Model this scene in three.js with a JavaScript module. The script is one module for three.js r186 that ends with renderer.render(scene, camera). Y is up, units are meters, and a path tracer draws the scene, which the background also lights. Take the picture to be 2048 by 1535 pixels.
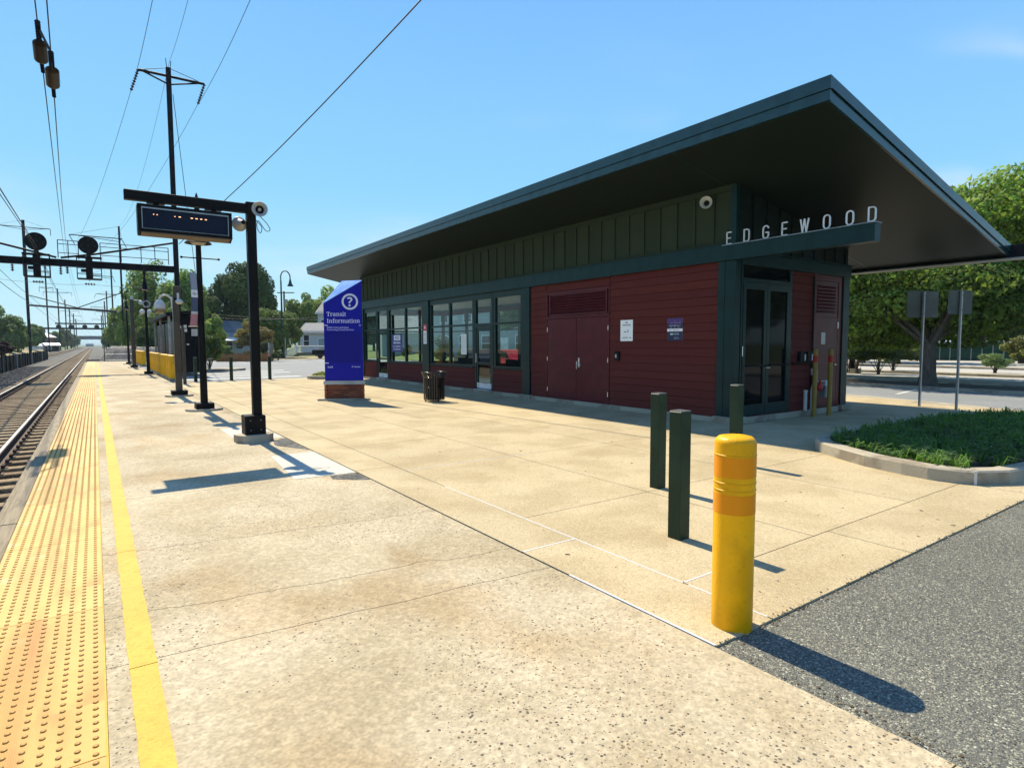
import * as THREE from 'three';
import { mergeGeometries } from 'three/addons/utils/BufferGeometryUtils.js';
import { FontLoader } from 'three/addons/loaders/FontLoader.js';
import { TextGeometry } from 'three/addons/geometries/TextGeometry.js';

// ---------------------------------------------------------------- camera, sky, sun, exposure
const W = 1024, H = 767, D2R = Math.PI / 180;
const scene = new THREE.Scene();
const camera = new THREE.PerspectiveCamera(65.77, W / H, 0.05, 6000);
camera.rotation.order = 'YXZ';
camera.position.set(0, 1.62, 0);
camera.rotation.set(-3.895 * D2R, -35.059 * D2R, -0.187 * D2R);
camera.updateMatrixWorld(true);
const renderer = new THREE.WebGLRenderer({ antialias: true });
renderer.setSize(W, H);
renderer.toneMapping = THREE.LinearToneMapping;
renderer.toneMappingExposure = 1.6;
renderer.shadowMap.enabled = true;

const SUN_EL = 51.4 * D2R;
const sun = new THREE.DirectionalLight(new THREE.Color().setRGB(1, 0.89, 0.67), 5);
sun.name = 'sun';
sun.position.set(8, 60 * Math.sin(SUN_EL), -14 - 60 * Math.cos(SUN_EL));
sun.target.position.set(8, 0, -14);
sun.castShadow = true;
sun.shadow.mapSize.set(4096, 4096);
Object.assign(sun.shadow.camera, { left: -60, right: 60, top: 60, bottom: -60, near: 1, far: 200 });
scene.add(sun, sun.target);
scene.fog = new THREE.FogExp2(new THREE.Color().setRGB(0.75, 0.88, 1), 0.0002);

// ---------------------------------------------------------------- noise and random helpers
function rng(seed) { let s = seed | 0; return () => { s = (s + 0x6d2b79f5) | 0; let t = Math.imul(s ^ (s >>> 15), 1 | s); t = (t + Math.imul(t ^ (t >>> 7), 61 | t)) ^ t; return ((t ^ (t >>> 14)) >>> 0) / 4294967296; }; }
const hash = (x, y, s) => { let h = Math.imul(x, 374761393) ^ Math.imul(y, 668265263) ^ Math.imul(s, 2147483647 - 5); h = Math.imul(h ^ (h >>> 13), 1274126177); return ((h ^ (h >>> 16)) >>> 0) / 4294967296; };
function vn(x, y, p, s) {            // value noise, repeating every p cells
  const xi = Math.floor(x), yi = Math.floor(y), fx = x - xi, fy = y - yi, u = fx * fx * (3 - 2 * fx), v = fy * fy * (3 - 2 * fy);
  const a = ((xi % p) + p) % p, b = (a + 1) % p, c = ((yi % p) + p) % p, d = (c + 1) % p;
  const h00 = hash(a, c, s), h10 = hash(b, c, s), h01 = hash(a, d, s), h11 = hash(b, d, s);
  return h00 + (h10 - h00) * u + (h01 - h00) * v + (h00 - h10 - h01 + h11) * u * v;
}
function fbm(x, y, p, oct, s) { let t = 0, a = 0.5, n = 0; for (let i = 0; i < oct; i++) { t += a * vn(x, y, p, s + i * 17); n += a; x *= 2; y *= 2; p *= 2; a *= 0.5; } return t / n; }
const wn = (x, y, s, oct = 3) => fbm(x, y, 4096, oct, s);      // world noise that never repeats here
const sst = (a, b, x) => { const t = Math.min(1, Math.max(0, (x - a) / (b - a))); return t * t * (3 - 2 * t); };
const mix = (a, b, t) => a + (b - a) * t, mix3 = (a, b, t) => [mix(a[0], b[0], t), mix(a[1], b[1], t), mix(a[2], b[2], t)];

// the sky: clear blue, paler to the horizon and round the sun, thin cirrus
{
  const w = 1024, h = 512, data = new Float32Array(w * h * 4);
  const stops = [[-90, [0.25, 0.28, 0.3]], [-1, [0.45, 0.6, 0.7]], [0, [0.66, 0.92, 1.0]], [5, [0.47, 0.83, 1.02]], [14, [0.29, 0.66, 1.02]], [30, [0.2, 0.49, 1.0]], [55, [0.075, 0.27, 0.8]], [90, [0.035, 0.16, 0.6]]];
  for (let y = 0; y < h; y++) {
    const el = ((y + 0.5) / h) * 180 - 90;
    let k = 0; while (k < stops.length - 2 && el > stops[k + 1][0]) k++;
    const c0 = mix3(stops[k][1], stops[k + 1][1], Math.min(1, Math.max(0, (el - stops[k][0]) / (stops[k + 1][0] - stops[k][0]))));
    for (let x = 0; x < w; x++) {
      const az = ((x + 0.5) / w - 0.5) * 2 * Math.PI, ce = Math.cos(el * D2R);
      const dx = Math.cos(az) * ce, dy = Math.sin(el * D2R), dz = Math.sin(az) * ce;
      const cs = dy * Math.sin(SUN_EL) - dz * Math.cos(SUN_EL);
      const glow = 0.1 * Math.pow(Math.max(0, cs), 3) + 0.25 * Math.pow(Math.max(0, cs), 24);
      let c = [c0[0] * (1 + 1.3 * glow), c0[1] * (1 + 1.1 * glow), c0[2] * (1 + 0.3 * glow)];
      if (el > 1) {
        const px = (dx / (dy + 0.15)) * 1.6, pz = (dz / (dy + 0.15)) * 1.6;
        const ci = sst(0.56, 0.86, fbm(px * 0.9 + pz * 0.5 + 60, pz * 2.2 - px * 1.1 + 60, 4096, 5, 5)) * sst(0.42, 0.7, wn(px * 0.5 + 9, pz * 0.5 + 31, 8)) * 0.5;
        const hz = sst(16, 2, el) * sst(0.45, 0.75, wn(az * 2.2 + 20, el * 0.22 + 7, 21, 4)) * 0.65;
        const m = Math.min(0.5, ci + hz);
        c = mix3(c, [0.86, 0.95, 1.03], m);
      }
      const o = (y * w + x) * 4; data[o] = c[0] / 1.6; data[o + 1] = c[1] / 1.6; data[o + 2] = c[2] / 1.6; data[o + 3] = 1;
    }
  }
  const t = new THREE.DataTexture(data, w, h, THREE.RGBAFormat, THREE.FloatType);
  t.mapping = THREE.EquirectangularReflectionMapping; t.magFilter = THREE.LinearFilter; t.colorSpace = THREE.LinearSRGBColorSpace; t.needsUpdate = true;
  scene.background = t; scene.environment = t;
}

// ---------------------------------------------------------------- geometry helpers (world metres)
const V3 = (x, y, z) => new THREE.Vector3(x, y, z);
const RAYM = new THREE.Matrix4().makeRotationFromEuler(new THREE.Euler(-3.895 * D2R, -35.059 * D2R, -0.187 * D2R, 'YXZ')).setPosition(0, 1.62, 0), FPX = 1186.96; // where the photograph was taken, for reading places off it
function at(u, v, depth) {           // a pixel of the photograph and a distance along the view axis, as a place in the world
  return V3((u - 1024) / FPX * depth, -(v - 767.5) / FPX * depth, -depth).applyMatrix4(RAYM);
}
function triUV(g) {                  // uv in metres by the way each face points
  const p = g.attributes.position, n = g.attributes.normal, uv = new Float32Array(p.count * 2);
  for (let i = 0; i < p.count; i++) {
    const ax = Math.abs(n.getX(i)), ay = Math.abs(n.getY(i)), az = Math.abs(n.getZ(i));
    let a, b;
    if (ay >= ax && ay >= az) { a = p.getX(i); b = p.getZ(i); } else if (ax >= az) { a = p.getZ(i); b = p.getY(i); } else { a = p.getX(i); b = p.getY(i); }
    uv[i * 2] = a; uv[i * 2 + 1] = b;
  }
  g.setAttribute('uv', new THREE.BufferAttribute(uv, 2));
  return g;
}
function clean(g) {
  if (g.index) g = g.toNonIndexed();
  for (const k of Object.keys(g.attributes)) if (!['position', 'normal', 'uv'].includes(k)) g.deleteAttribute(k);
  g.clearGroups && g.clearGroups();
  return g;
}
function fromTris(pos) { const g = new THREE.BufferGeometry(); g.setAttribute('position', new THREE.BufferAttribute(new Float32Array(pos), 3)); g.computeVertexNormals(); return triUV(g); }
function prism(poly, axis, a0, a1) { // polygon (axis z: x,y; axis x: z,y; axis y: x,z) pushed along the axis
  const P = (q, a) => axis === 'z' ? [q[0], q[1], a] : axis === 'x' ? [a, q[1], q[0]] : [q[0], a, q[1]];
  const area = poly.reduce((s, q, i) => { const r = poly[(i + 1) % poly.length]; return s + q[0] * r[1] - r[0] * q[1]; }, 0);
  let pts = area < 0 ? poly.slice().reverse() : poly;
  const flip = axis !== 'z', out = [], tri = (a, b, c) => flip ? out.push(...a, ...c, ...b) : out.push(...a, ...b, ...c);
  const faces = THREE.ShapeUtils.triangulateShape(pts.map((q) => new THREE.Vector2(q[0], q[1])), []);
  for (const [i, j, k] of faces) { tri(P(pts[i], a1), P(pts[j], a1), P(pts[k], a1)); tri(P(pts[i], a0), P(pts[k], a0), P(pts[j], a0)); }
  for (let i = 0; i < pts.length; i++) {
    const q = pts[i], r = pts[(i + 1) % pts.length];
    tri(P(q, a0), P(r, a0), P(r, a1)); tri(P(q, a0), P(r, a1), P(q, a1));
  }
  return fromTris(out);
}
function B(x0, x1, y0, y1, z0, z1, c = 0) { // box by its limits, chamfered by c along the vertical edges and the top rim
  if (x0 > x1) [x0, x1] = [x1, x0]; if (y0 > y1) [y0, y1] = [y1, y0]; if (z0 > z1) [z0, z1] = [z1, z0];
  if (!c) { const g = new THREE.BoxGeometry(x1 - x0, y1 - y0, z1 - z0); g.translate((x0 + x1) / 2, (y0 + y1) / 2, (z0 + z1) / 2); return triUV(clean(g)); }
  const oct = (d) => [[x0 + c, z0 + d], [x1 - c, z0 + d], [x1 - d, z0 + c], [x1 - d, z1 - c], [x1 - c, z1 - d], [x0 + c, z1 - d], [x0 + d, z1 - c], [x0 + d, z0 + c]];
  const rings = [[oct(0), y0], [oct(0), y1 - c], [oct(c * 0.999), y1]], out = [];
  for (let r = 0; r < 2; r++) for (let i = 0; i < 8; i++) {
    const j = (i + 1) % 8, a = rings[r], b = rings[r + 1], A = [a[0][i][0], a[1], a[0][i][1]], Bq = [a[0][j][0], a[1], a[0][j][1]], C = [b[0][j][0], b[1], b[0][j][1]], Dq = [b[0][i][0], b[1], b[0][i][1]];
    out.push(...A, ...C, ...Bq, ...A, ...Dq, ...C);
  }
  for (const [ring, up] of [[rings[0], 0], [rings[2], 1]]) for (let i = 1; i < 7; i++) {
    const A = [ring[0][0][0], ring[1], ring[0][0][1]], P = [ring[0][i][0], ring[1], ring[0][i][1]], Q = [ring[0][i + 1][0], ring[1], ring[0][i + 1][1]];
    up ? out.push(...A, ...Q, ...P) : out.push(...A, ...P, ...Q);
  }
  return fromTris(out);
}
function cyl(x, z, y0, y1, r0, r1 = r0, seg = 20) { const g = new THREE.CylinderGeometry(r1, r0, y1 - y0, seg); g.translate(x, (y0 + y1) / 2, z); return triUV(clean(g)); }
function rod(p, q, r, seg = 8, r1 = r) {
  const a = V3(...p), b = V3(...q), d = b.clone().sub(a), g = new THREE.CylinderGeometry(r1, r, d.length(), seg);
  g.applyQuaternion(new THREE.Quaternion().setFromUnitVectors(V3(0, 1, 0), d.clone().normalize())); g.translate(...a.add(b).multiplyScalar(0.5).toArray());
  return triUV(clean(g));
}
function tube(pts, r, seg = 6, n = 0, closed = false) { return triUV(clean(new THREE.TubeGeometry(new THREE.CatmullRomCurve3(pts.map((p) => p.isVector3 ? p : V3(...p)), closed, 'catmullrom', 0.5), n || pts.length * 5, r, seg, closed))); }
function sph(x, y, z, r, sx = 1, sy = 1, sz = 1, ws = 18, hs = 12) { const g = new THREE.SphereGeometry(r, ws, hs); g.scale(sx, sy, sz); g.translate(x, y, z); return triUV(clean(g)); }
function lathe(prof, x, y, z, seg = 24) { const g = new THREE.LatheGeometry(prof.map((p) => new THREE.Vector2(p[0], p[1])), seg); g.translate(x, y, z); return triUV(clean(g)); }
function cylUV(g, x, z, r) { const p = g.attributes.position, uv = g.attributes.uv; for (let i = 0; i < p.count; i += 3) { const a = [0, 1, 2].map((k) => Math.atan2(p.getX(i + k) - x, p.getZ(i + k) - z)); for (let k = 0; k < 3; k++) { let t = a[k]; if (Math.max(...a) - Math.min(...a) > 3 && t < 0) t += Math.PI * 2; uv.setXY(i + k, t * r, p.getY(i + k)); } } return g; } // uv unrolled round a post
function xf(g, fn) { fn(g); return triUV(g); }
const merge = (gs) => gs.length === 1 ? gs[0] : mergeGeometries(gs, false);

// ---------------------------------------------------------------- scene graph helpers
const used = new Map(), baseOf = new Map(), S = 0;
function numbered(name) { const n = used.get(name) || 0; used.set(name, n + 1); return n ? name + '_' + String(n).padStart(3, '0') : name; }
function shade(o) { o.castShadow = o.receiveShadow = true; return o; }
function thing(name, label, category, pos = [0, 0, 0], opt = {}) {
  const o = new THREE.Group(); o.name = numbered(name); o.position.set(...pos); if (opt.turn) o.rotation.y = opt.turn;
  o.userData = { label, category }; if (opt.group) o.userData.group = opt.group; if (opt.kind) o.userData.kind = opt.kind;
  baseOf.set(o, opt.local ? [0, 0, 0] : pos); scene.add(o); return o;
}
function part(o, name, gs, mat, opt = {}) { // geometry given in world metres (or local for opt.local things), parented under its thing
  const b = baseOf.get(o) || [0, 0, 0], g = merge([].concat(gs)); if (b[0] || b[1] || b[2]) g.translate(-b[0], -b[1], -b[2]);
  const m = shade(new THREE.Mesh(g, mat)); m.name = name; if (opt.label) m.userData.label = opt.label; if (opt.kind) m.userData.kind = opt.kind;
  baseOf.set(m, b); o.add(m); return m;
}
function piece(o, name, geometry, mat, x, y, z, opt = {}) { // a shared geometry placed at a world point
  const b = baseOf.get(o) || [0, 0, 0], m = shade(new THREE.Mesh(geometry, mat)); m.name = name; m.position.set(x - b[0], y - b[1], z - b[2]);
  if (opt.ry) m.rotation.y = opt.ry; if (opt.label) m.userData.label = opt.label; o.add(m); return m;
}
function single(name, gs, mat, label, category, opt = {}) { // a thing that is one mesh
  const g = merge([].concat(gs)), pos = opt.pos || [0, 0, 0]; g.translate(-pos[0], -pos[1], -pos[2]);
  const m = shade(new THREE.Mesh(g, mat)); m.name = numbered(name); m.position.set(...pos); m.userData = { label, category };
  if (opt.group) m.userData.group = opt.group; if (opt.kind) m.userData.kind = opt.kind; baseOf.set(m, pos); scene.add(m); return m;
}
function copy(src, pos, label, opt = {}) {
  const c = src.clone(); c.name = numbered(src.name.replace(/_\d{3}$/, '')); c.position.set(...pos); c.userData = { ...src.userData, label: label || src.userData.label };
  if (opt.turn !== undefined) c.rotation.y = opt.turn; if (opt.scale) c.scale.setScalar(opt.scale); scene.add(c); return c;
}

// ---------------------------------------------------------------- textures and materials
function tex(size, metres, fn, srgb = true) { // fn(u, v, x, y) -> linear rgb 0..1 (colour) or grey
  const d = new Uint8Array(size * size * 4), enc = (c) => { c = Math.min(1, Math.max(0, c)); return Math.round(255 * (srgb ? (c <= 0.0031308 ? 12.92 * c : 1.055 * Math.pow(c, 1 / 2.4) - 0.055) : c)); };
  for (let y = 0; y < size; y++) for (let x = 0; x < size; x++) {
    const c = fn(x / size, y / size, x, y), o = (y * size + x) * 4;
    if (typeof c === 'number') d[o] = d[o + 1] = d[o + 2] = enc(c); else { d[o] = enc(c[0]); d[o + 1] = enc(c[1]); d[o + 2] = enc(c[2]); }
    d[o + 3] = 255;
  }
  const t = new THREE.DataTexture(d, size, size, THREE.RGBAFormat); t.wrapS = t.wrapT = THREE.RepeatWrapping; t.magFilter = THREE.LinearFilter; t.minFilter = THREE.LinearMipmapLinearFilter; t.generateMipmaps = true;
  t.repeat.set(1 / metres, 1 / metres); if (srgb) t.colorSpace = THREE.SRGBColorSpace; t.needsUpdate = true; return t;
}
function print(w, h, draw) {
  const c = document.createElement('canvas'); c.width = w; c.height = h; const x = c.getContext('2d'); draw(x, w, h);
  const t = new THREE.CanvasTexture(c); t.colorSpace = THREE.SRGBColorSpace; t.magFilter = THREE.LinearFilter; return t;
}
const mat = (c, roughness = 0.7, opt = {}) => { const { phys, ...o } = opt; const m = new (phys ? THREE.MeshPhysicalMaterial : THREE.MeshStandardMaterial)({ roughness, side: THREE.DoubleSide, ...o }); m.color.setRGB(...c); return m; };

// wear: a grey mottled tile, shared by paints and metals
const T = {};
T.wear = tex(512, 1.6, (u, v) => { const f = fbm(u * 8, v * 8, 8, 5, 3), g = fbm(u * 64, v * 64, 64, 2, 11); return 0.8 + 0.2 * sst(0.3, 0.7, f) - 0.06 * (g > 0.72 ? 1 : 0); });
T.wearR = tex(256, 1.1, (u, v) => 0.75 + 0.3 * (fbm(u * 10, v * 10, 10, 4, 31) - 0.5), false);
T.boardGrain = tex(512, 1.5, (u, v) => { const g = fbm(u * 10, v * 160, 10, 1, 41) * 0.5 + vn(u * 6, v * 220, 220, 43) * 0.5, f = fbm(u * 6, v * 6, 6, 4, 47); return 0.82 + 0.14 * g + 0.1 * (f - 0.5); });
T.fine = tex(256, 0.5, (u, v) => fbm(u * 64, v * 64, 64, 2, 55), false);
T.wood = tex(512, 1.6, (u, v) => { // grey weathered timber, grain along v
  const g = vn(u * 90 + 3 * vn(u * 6, v * 3, 6, 61), v * 5, 90, 62) * 0.6 + vn(u * 190, v * 9, 190, 63) * 0.4, f = fbm(u * 5, v * 5, 5, 4, 65);
  return mix3([0.1, 0.075, 0.045], [0.3, 0.24, 0.155], g * 0.75 + f * 0.35);
});
const paint = (c, r = 0.55, o = {}) => mat(c, r, { phys: true, specularIntensity: 0.4, map: T.wear, roughnessMap: T.wearR, ...o });
const M = {
  dark: paint([0.008, 0.008, 0.009], 0.75), black: paint([0.007, 0.006, 0.006], 0.7, { specularIntensity: 0.25 }), steel: paint([0.3, 0.31, 0.32], 0.4, { metalness: 0.6 }), galv: paint([0.36, 0.37, 0.38], 0.5, { metalness: 0.5 }),
  white: paint([0.6, 0.6, 0.58], 0.5), offwhite: paint([0.42, 0.42, 0.4], 0.55), yellow: paint([0.7, 0.4, 0.008], 0.5), glassDark: mat([0.004, 0.005, 0.006], 0.05, { phys: true, specularIntensity: 0.15 }),
  green: paint([0.003, 0.028, 0.028], 0.5), greenSteel: paint([0.005, 0.028, 0.027], 0.45), olive: mat([0.034, 0.049, 0.027], 0.8, { phys: true, specularIntensity: 0.4, map: T.boardGrain }), olive2: mat([0.03, 0.044, 0.025], 0.8, { phys: true, specularIntensity: 0.4, map: T.boardGrain }),
  bollard: paint([0.018, 0.042, 0.022], 0.6), red: mat([0.12, 0.026, 0.022], 0.8, { phys: true, specularIntensity: 0.3, map: T.boardGrain }), red2: mat([0.112, 0.024, 0.021], 0.8, { phys: true, specularIntensity: 0.3, map: T.boardGrain }), red3: mat([0.126, 0.028, 0.022], 0.8, { phys: true, specularIntensity: 0.3, map: T.boardGrain }), redDoor: paint([0.095, 0.012, 0.018], 0.45),
  rubber: mat([0.02, 0.02, 0.02], 0.9), chrome: mat([0.7, 0.7, 0.7], 0.25, { metalness: 0.9 }), glass: mat([0.92, 0.97, 0.95], 0.01, { phys: true, transmission: 1, thickness: 0, ior: 1.5, specularIntensity: 0.45 }),
  wood: mat([1, 1, 1], 0.85, { map: T.wood, bumpMap: T.wood, bumpScale: 0.004 }), wire: mat([0.03, 0.03, 0.035], 0.6), insul: paint([0.02, 0.013, 0.01], 0.45),
};

// ---------------------------------------------------------------- ground materials
function stamped(size, metres, base, stones, bumpBase) { // an aggregate surface: a mottled ground with single stones set in it, colour and relief
  const n = size * size, col = new Float32Array(n * 3), hgt = new Float32Array(n);
  for (let y = 0; y < size; y++) for (let x = 0; x < size; x++) { const c = base(x / size, y / size), o = y * size + x; col[o * 3] = c[0]; col[o * 3 + 1] = c[1]; col[o * 3 + 2] = c[2]; hgt[o] = bumpBase(x / size, y / size); }
  stones((cx, cy, rx, ry, rot, c, lift) => {
    const R = Math.ceil(Math.max(rx, ry)) + 1, cs = Math.cos(rot), sn = Math.sin(rot);
    for (let dy = -R; dy <= R; dy++) for (let dx = -R; dx <= R; dx++) {
      const a = (dx * cs + dy * sn) / rx, b = (-dx * sn + dy * cs) / ry, d = a * a + b * b; if (d > 1) continue;
      const o = ((((cy + dy) | 0) % size + size) % size) * size + (((cx + dx) | 0) % size + size) % size, k = d > 0.7 ? (1 - d) / 0.3 : 1;
      for (let i = 0; i < 3; i++) col[o * 3 + i] = mix(col[o * 3 + i], c[i], k);
      hgt[o] = mix(hgt[o], lift * (1 - d * 0.6), k);
    }
  });
  return { map: tex(size, metres, (u, v, x, y) => { const o = (y * size + x) * 3; return [col[o], col[o + 1], col[o + 2]]; }), bump: tex(size, metres, (u, v, x, y) => hgt[y * size + x], false) };
}
{
  const r = rng(7), size = 2048;
  const a = stamped(size, 4.1, (u, v) => {
    const f = fbm(u * 6, v * 6, 6, 5, 71), g = fbm(u * 160, v * 160, 160, 2, 75), h = fbm(u * 380, v * 380, 380, 1, 78);
    const c = mix3([0.365, 0.293, 0.178], [0.485, 0.41, 0.283], sst(0.3, 0.7, f) * 0.7 + 0.3 * g); const k = 0.7 + 0.3 * h + 0.32 * g * g; return [c[0] * k, c[1] * k, c[2] * k];
  }, (st) => {
    const pal = [[0.13, 0.095, 0.06], [0.08, 0.072, 0.06], [0.23, 0.155, 0.085], [0.45, 0.38, 0.27], [0.5, 0.44, 0.34], [0.19, 0.165, 0.13]];
    for (let i = 0; i < 60000; i++) {
      const x = r() * size, y = r() * size, m = fbm(x / size * 5, y / size * 5, 5, 4, 81); if (m < 0.38 + 0.26 * r()) continue;
      const s = 0.9 + 3.6 * Math.pow(r(), 4.5), c = pal[(r() * (s > 2.4 ? 4 : 6)) | 0]; st(x, y, s * (0.7 + 0.5 * r()), s * (0.6 + 0.3 * r()), r() * 6.3, c, r() < 0.5 ? 0.85 : 0.2);
    }
  }, (u, v) => 0.5 + 0.25 * (fbm(u * 300, v * 300, 300, 2, 91) - 0.5));
  M.aggregate = mat([1, 1, 1], 0.95, { map: a.map, bumpMap: a.bump, bumpScale: 0.007, vertexColors: true });
  T.aggBump = a.bump;
  const p = stamped(1024, 2.7, (u, v) => {
    const f = fbm(u * 5, v * 5, 5, 5, 101), g = fbm(u * 120, v * 120, 120, 2, 104), h = vn(u * 400, v * 400, 400, 107);
    const c = mix3([0.35, 0.272, 0.15], [0.48, 0.39, 0.238], sst(0.3, 0.7, f) * 0.6 + 0.4 * g), k = 0.72 + 0.5 * h; return [c[0] * k, c[1] * k, c[2] * k];
  }, (st) => { for (let i = 0; i < 9000; i++) { const s = 0.8 + 1.6 * Math.pow(r(), 3); st(r() * 1024, r() * 1024, s, s * 0.7, r() * 6, r() < 0.45 ? [0.17, 0.12, 0.06] : [0.46, 0.39, 0.25], r() < 0.5 ? 0.8 : 0.25); } }, (u, v) => 0.5 + 0.2 * (vn(u * 300, v * 300, 300, 109) - 0.5));
  M.paving = mat([1, 1, 1], 0.9, { map: p.map, bumpMap: p.bump, bumpScale: 0.003, vertexColors: true });
  const s = stamped(1024, 2.2, (u, v) => { const f = fbm(u * 5, v * 5, 5, 5, 111), h = vn(u * 330, v * 330, 330, 113), k = 0.058 + 0.06 * h + 0.035 * (f - 0.5); return [k * 1.02, k, k * 0.84]; }, (st) => {
    for (let i = 0; i < 60000; i++) { const q = 1.2 + 2.5 * Math.pow(r(), 3), b = r(), c = b < 0.45 ? [0.26, 0.245, 0.18] : b < 0.7 ? [0.17, 0.162, 0.122] : b < 0.8 ? [0.42, 0.4, 0.31] : [0.04, 0.04, 0.036]; st(r() * 1024, r() * 1024, q, q * (0.6 + 0.4 * r()), r() * 6, c, 0.5 + 0.5 * r()); }
  }, (u, v) => 0.25 + 0.3 * vn(u * 250, v * 250, 250, 119));
  M.asphalt = mat([1, 1, 1], 0.85, { map: s.map, bumpMap: s.bump, bumpScale: 0.011, vertexColors: true });
  M.lot = mat([0.98, 1.02, 1.06], 0.9, { map: tex(1024, 6, (u, v) => { const f = fbm(u * 6, v * 6, 6, 5, 121), h = vn(u * 300, v * 300, 300, 123), k = 0.2 + 0.05 * (f - 0.5) + 0.1 * (h - 0.5); return [k, k, k * 0.97]; }) });
  M.paleLot = mat([1, 1, 1], 0.9, { map: tex(512, 8, (u, v) => { const f = fbm(u * 8, v * 8, 8, 5, 126), h = vn(u * 200, v * 200, 200, 128), k = 0.38 + 0.1 * (f - 0.5) + 0.07 * (h - 0.5); return [k, k * 0.95, k * 0.84]; }) });
  M.ballast = mat([1, 1, 1], 0.95, { map: tex(1024, 3, (u, v) => { const h = vn(u * 70, v * 70, 70, 131), q = vn(u * 150, v * 150, 150, 132), f = fbm(u * 6, v * 6, 6, 4, 133), k = 0.035 + 0.2 * h * q + 0.08 * (f - 0.4); return [k * 1.03, k, k * 0.93]; }), bumpMap: tex(512, 1.5, (u, v) => vn(u * 40, v * 40, 40, 135) * 0.7 + vn(u * 90, v * 90, 90, 136) * 0.3, false), bumpScale: 0.03 });
  M.turf = mat([1, 1, 1], 1, { map: tex(512, 5, (u, v) => { const f = fbm(u * 8, v * 8, 8, 5, 141), h = vn(u * 120, v * 120, 120, 143); return mix3([0.035, 0.06, 0.015], [0.16, 0.2, 0.05], f * 0.6 + h * 0.4); }) });
  M.dryGrass = mat([1, 1, 1], 1, { map: tex(512, 4, (u, v) => { const f = fbm(u * 8, v * 8, 8, 5, 146), h = vn(u * 140, v * 140, 140, 148); return mix3([0.12, 0.09, 0.04], [0.42, 0.34, 0.19], f * 0.5 + h * 0.5); }) });
  M.soil = mat([1, 1, 1], 1, { map: tex(256, 1.2, (u, v) => { const f = fbm(u * 16, v * 16, 16, 4, 151); return mix3([0.02, 0.014, 0.009], [0.09, 0.06, 0.035], f); }) });
  M.kerb = mat([1, 1, 1], 0.9, { map: tex(512, 1.7, (u, v) => { const f = fbm(u * 8, v * 8, 8, 5, 155), g = fbm(u * 90, v * 90, 90, 2, 157), s2 = sst(0.58, 0.8, fbm(u * 5 + 0.3, v * 5, 5, 5, 159)); return mix3(mix3([0.31, 0.265, 0.19], [0.42, 0.375, 0.29], f * 0.6 + g * 0.4), [0.16, 0.12, 0.08], s2 * 0.6); }), bumpMap: T.fine, bumpScale: 0.003 });
  M.sealant = mat([0.55, 0.54, 0.52], 0.6); M.joint = mat([0.06, 0.048, 0.035], 0.95); M.whitePaint = mat([0.58, 0.58, 0.55], 0.8, { map: T.wear });
  M.tactile = mat([1, 1, 1], 0.62, { map: tex(1024, 1.6, (u, v) => {
    const f = fbm(u * 5, v * 5, 5, 5, 161), g = fbm(u * 120, v * 120, 120, 2, 163), s2 = sst(0.52, 0.72, fbm(u * 9 + 0.4, v * 2, 9, 5, 165)), w = sst(0.6, 0.78, fbm(u * 7, v * 7, 7, 5, 168));
    let c = mix3([0.6, 0.335, 0.06], [0.68, 0.43, 0.125], f * 0.6 + g * 0.4); c = mix3(c, [0.4, 0.18, 0.03], s2 * 0.55); return mix3(c, [0.62, 0.52, 0.27], w * 0.6);
  }), bumpMap: tex(512, 0.32, (u, v) => 0.5 + 0.5 * Math.sin(u * Math.PI * 2 * 40), false), bumpScale: 0.0009, vertexColors: true });
  M.tactileDome = mat([0.42, 0.22, 0.025], 0.6, { map: T.wear });
  M.lineYellow = mat([0.62, 0.4, 0.055], 0.8, { map: tex(512, 1.3, (u, v) => { const f = fbm(u * 6, v * 6, 6, 5, 171), g = fbm(u * 140, v * 140, 140, 2, 173), w = sst(0.6, 0.75, fbm(u * 30, v * 30, 30, 4, 175)); const k = 0.78 + 0.2 * f + 0.2 * (g - 0.5); return mix3([k, k, k], [0.75, 0.72, 0.68], w * 0.6); }), bumpMap: T.aggBump, bumpScale: 0.005 });
  M.patch = mat([1, 1, 1], 0.9, { map: tex(256, 1, (u, v) => { const f = fbm(u * 10, v * 10, 10, 5, 178), k = 0.5 + 0.14 * (f - 0.5); return [k, k * 0.94, k * 0.78]; }) });
}
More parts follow.
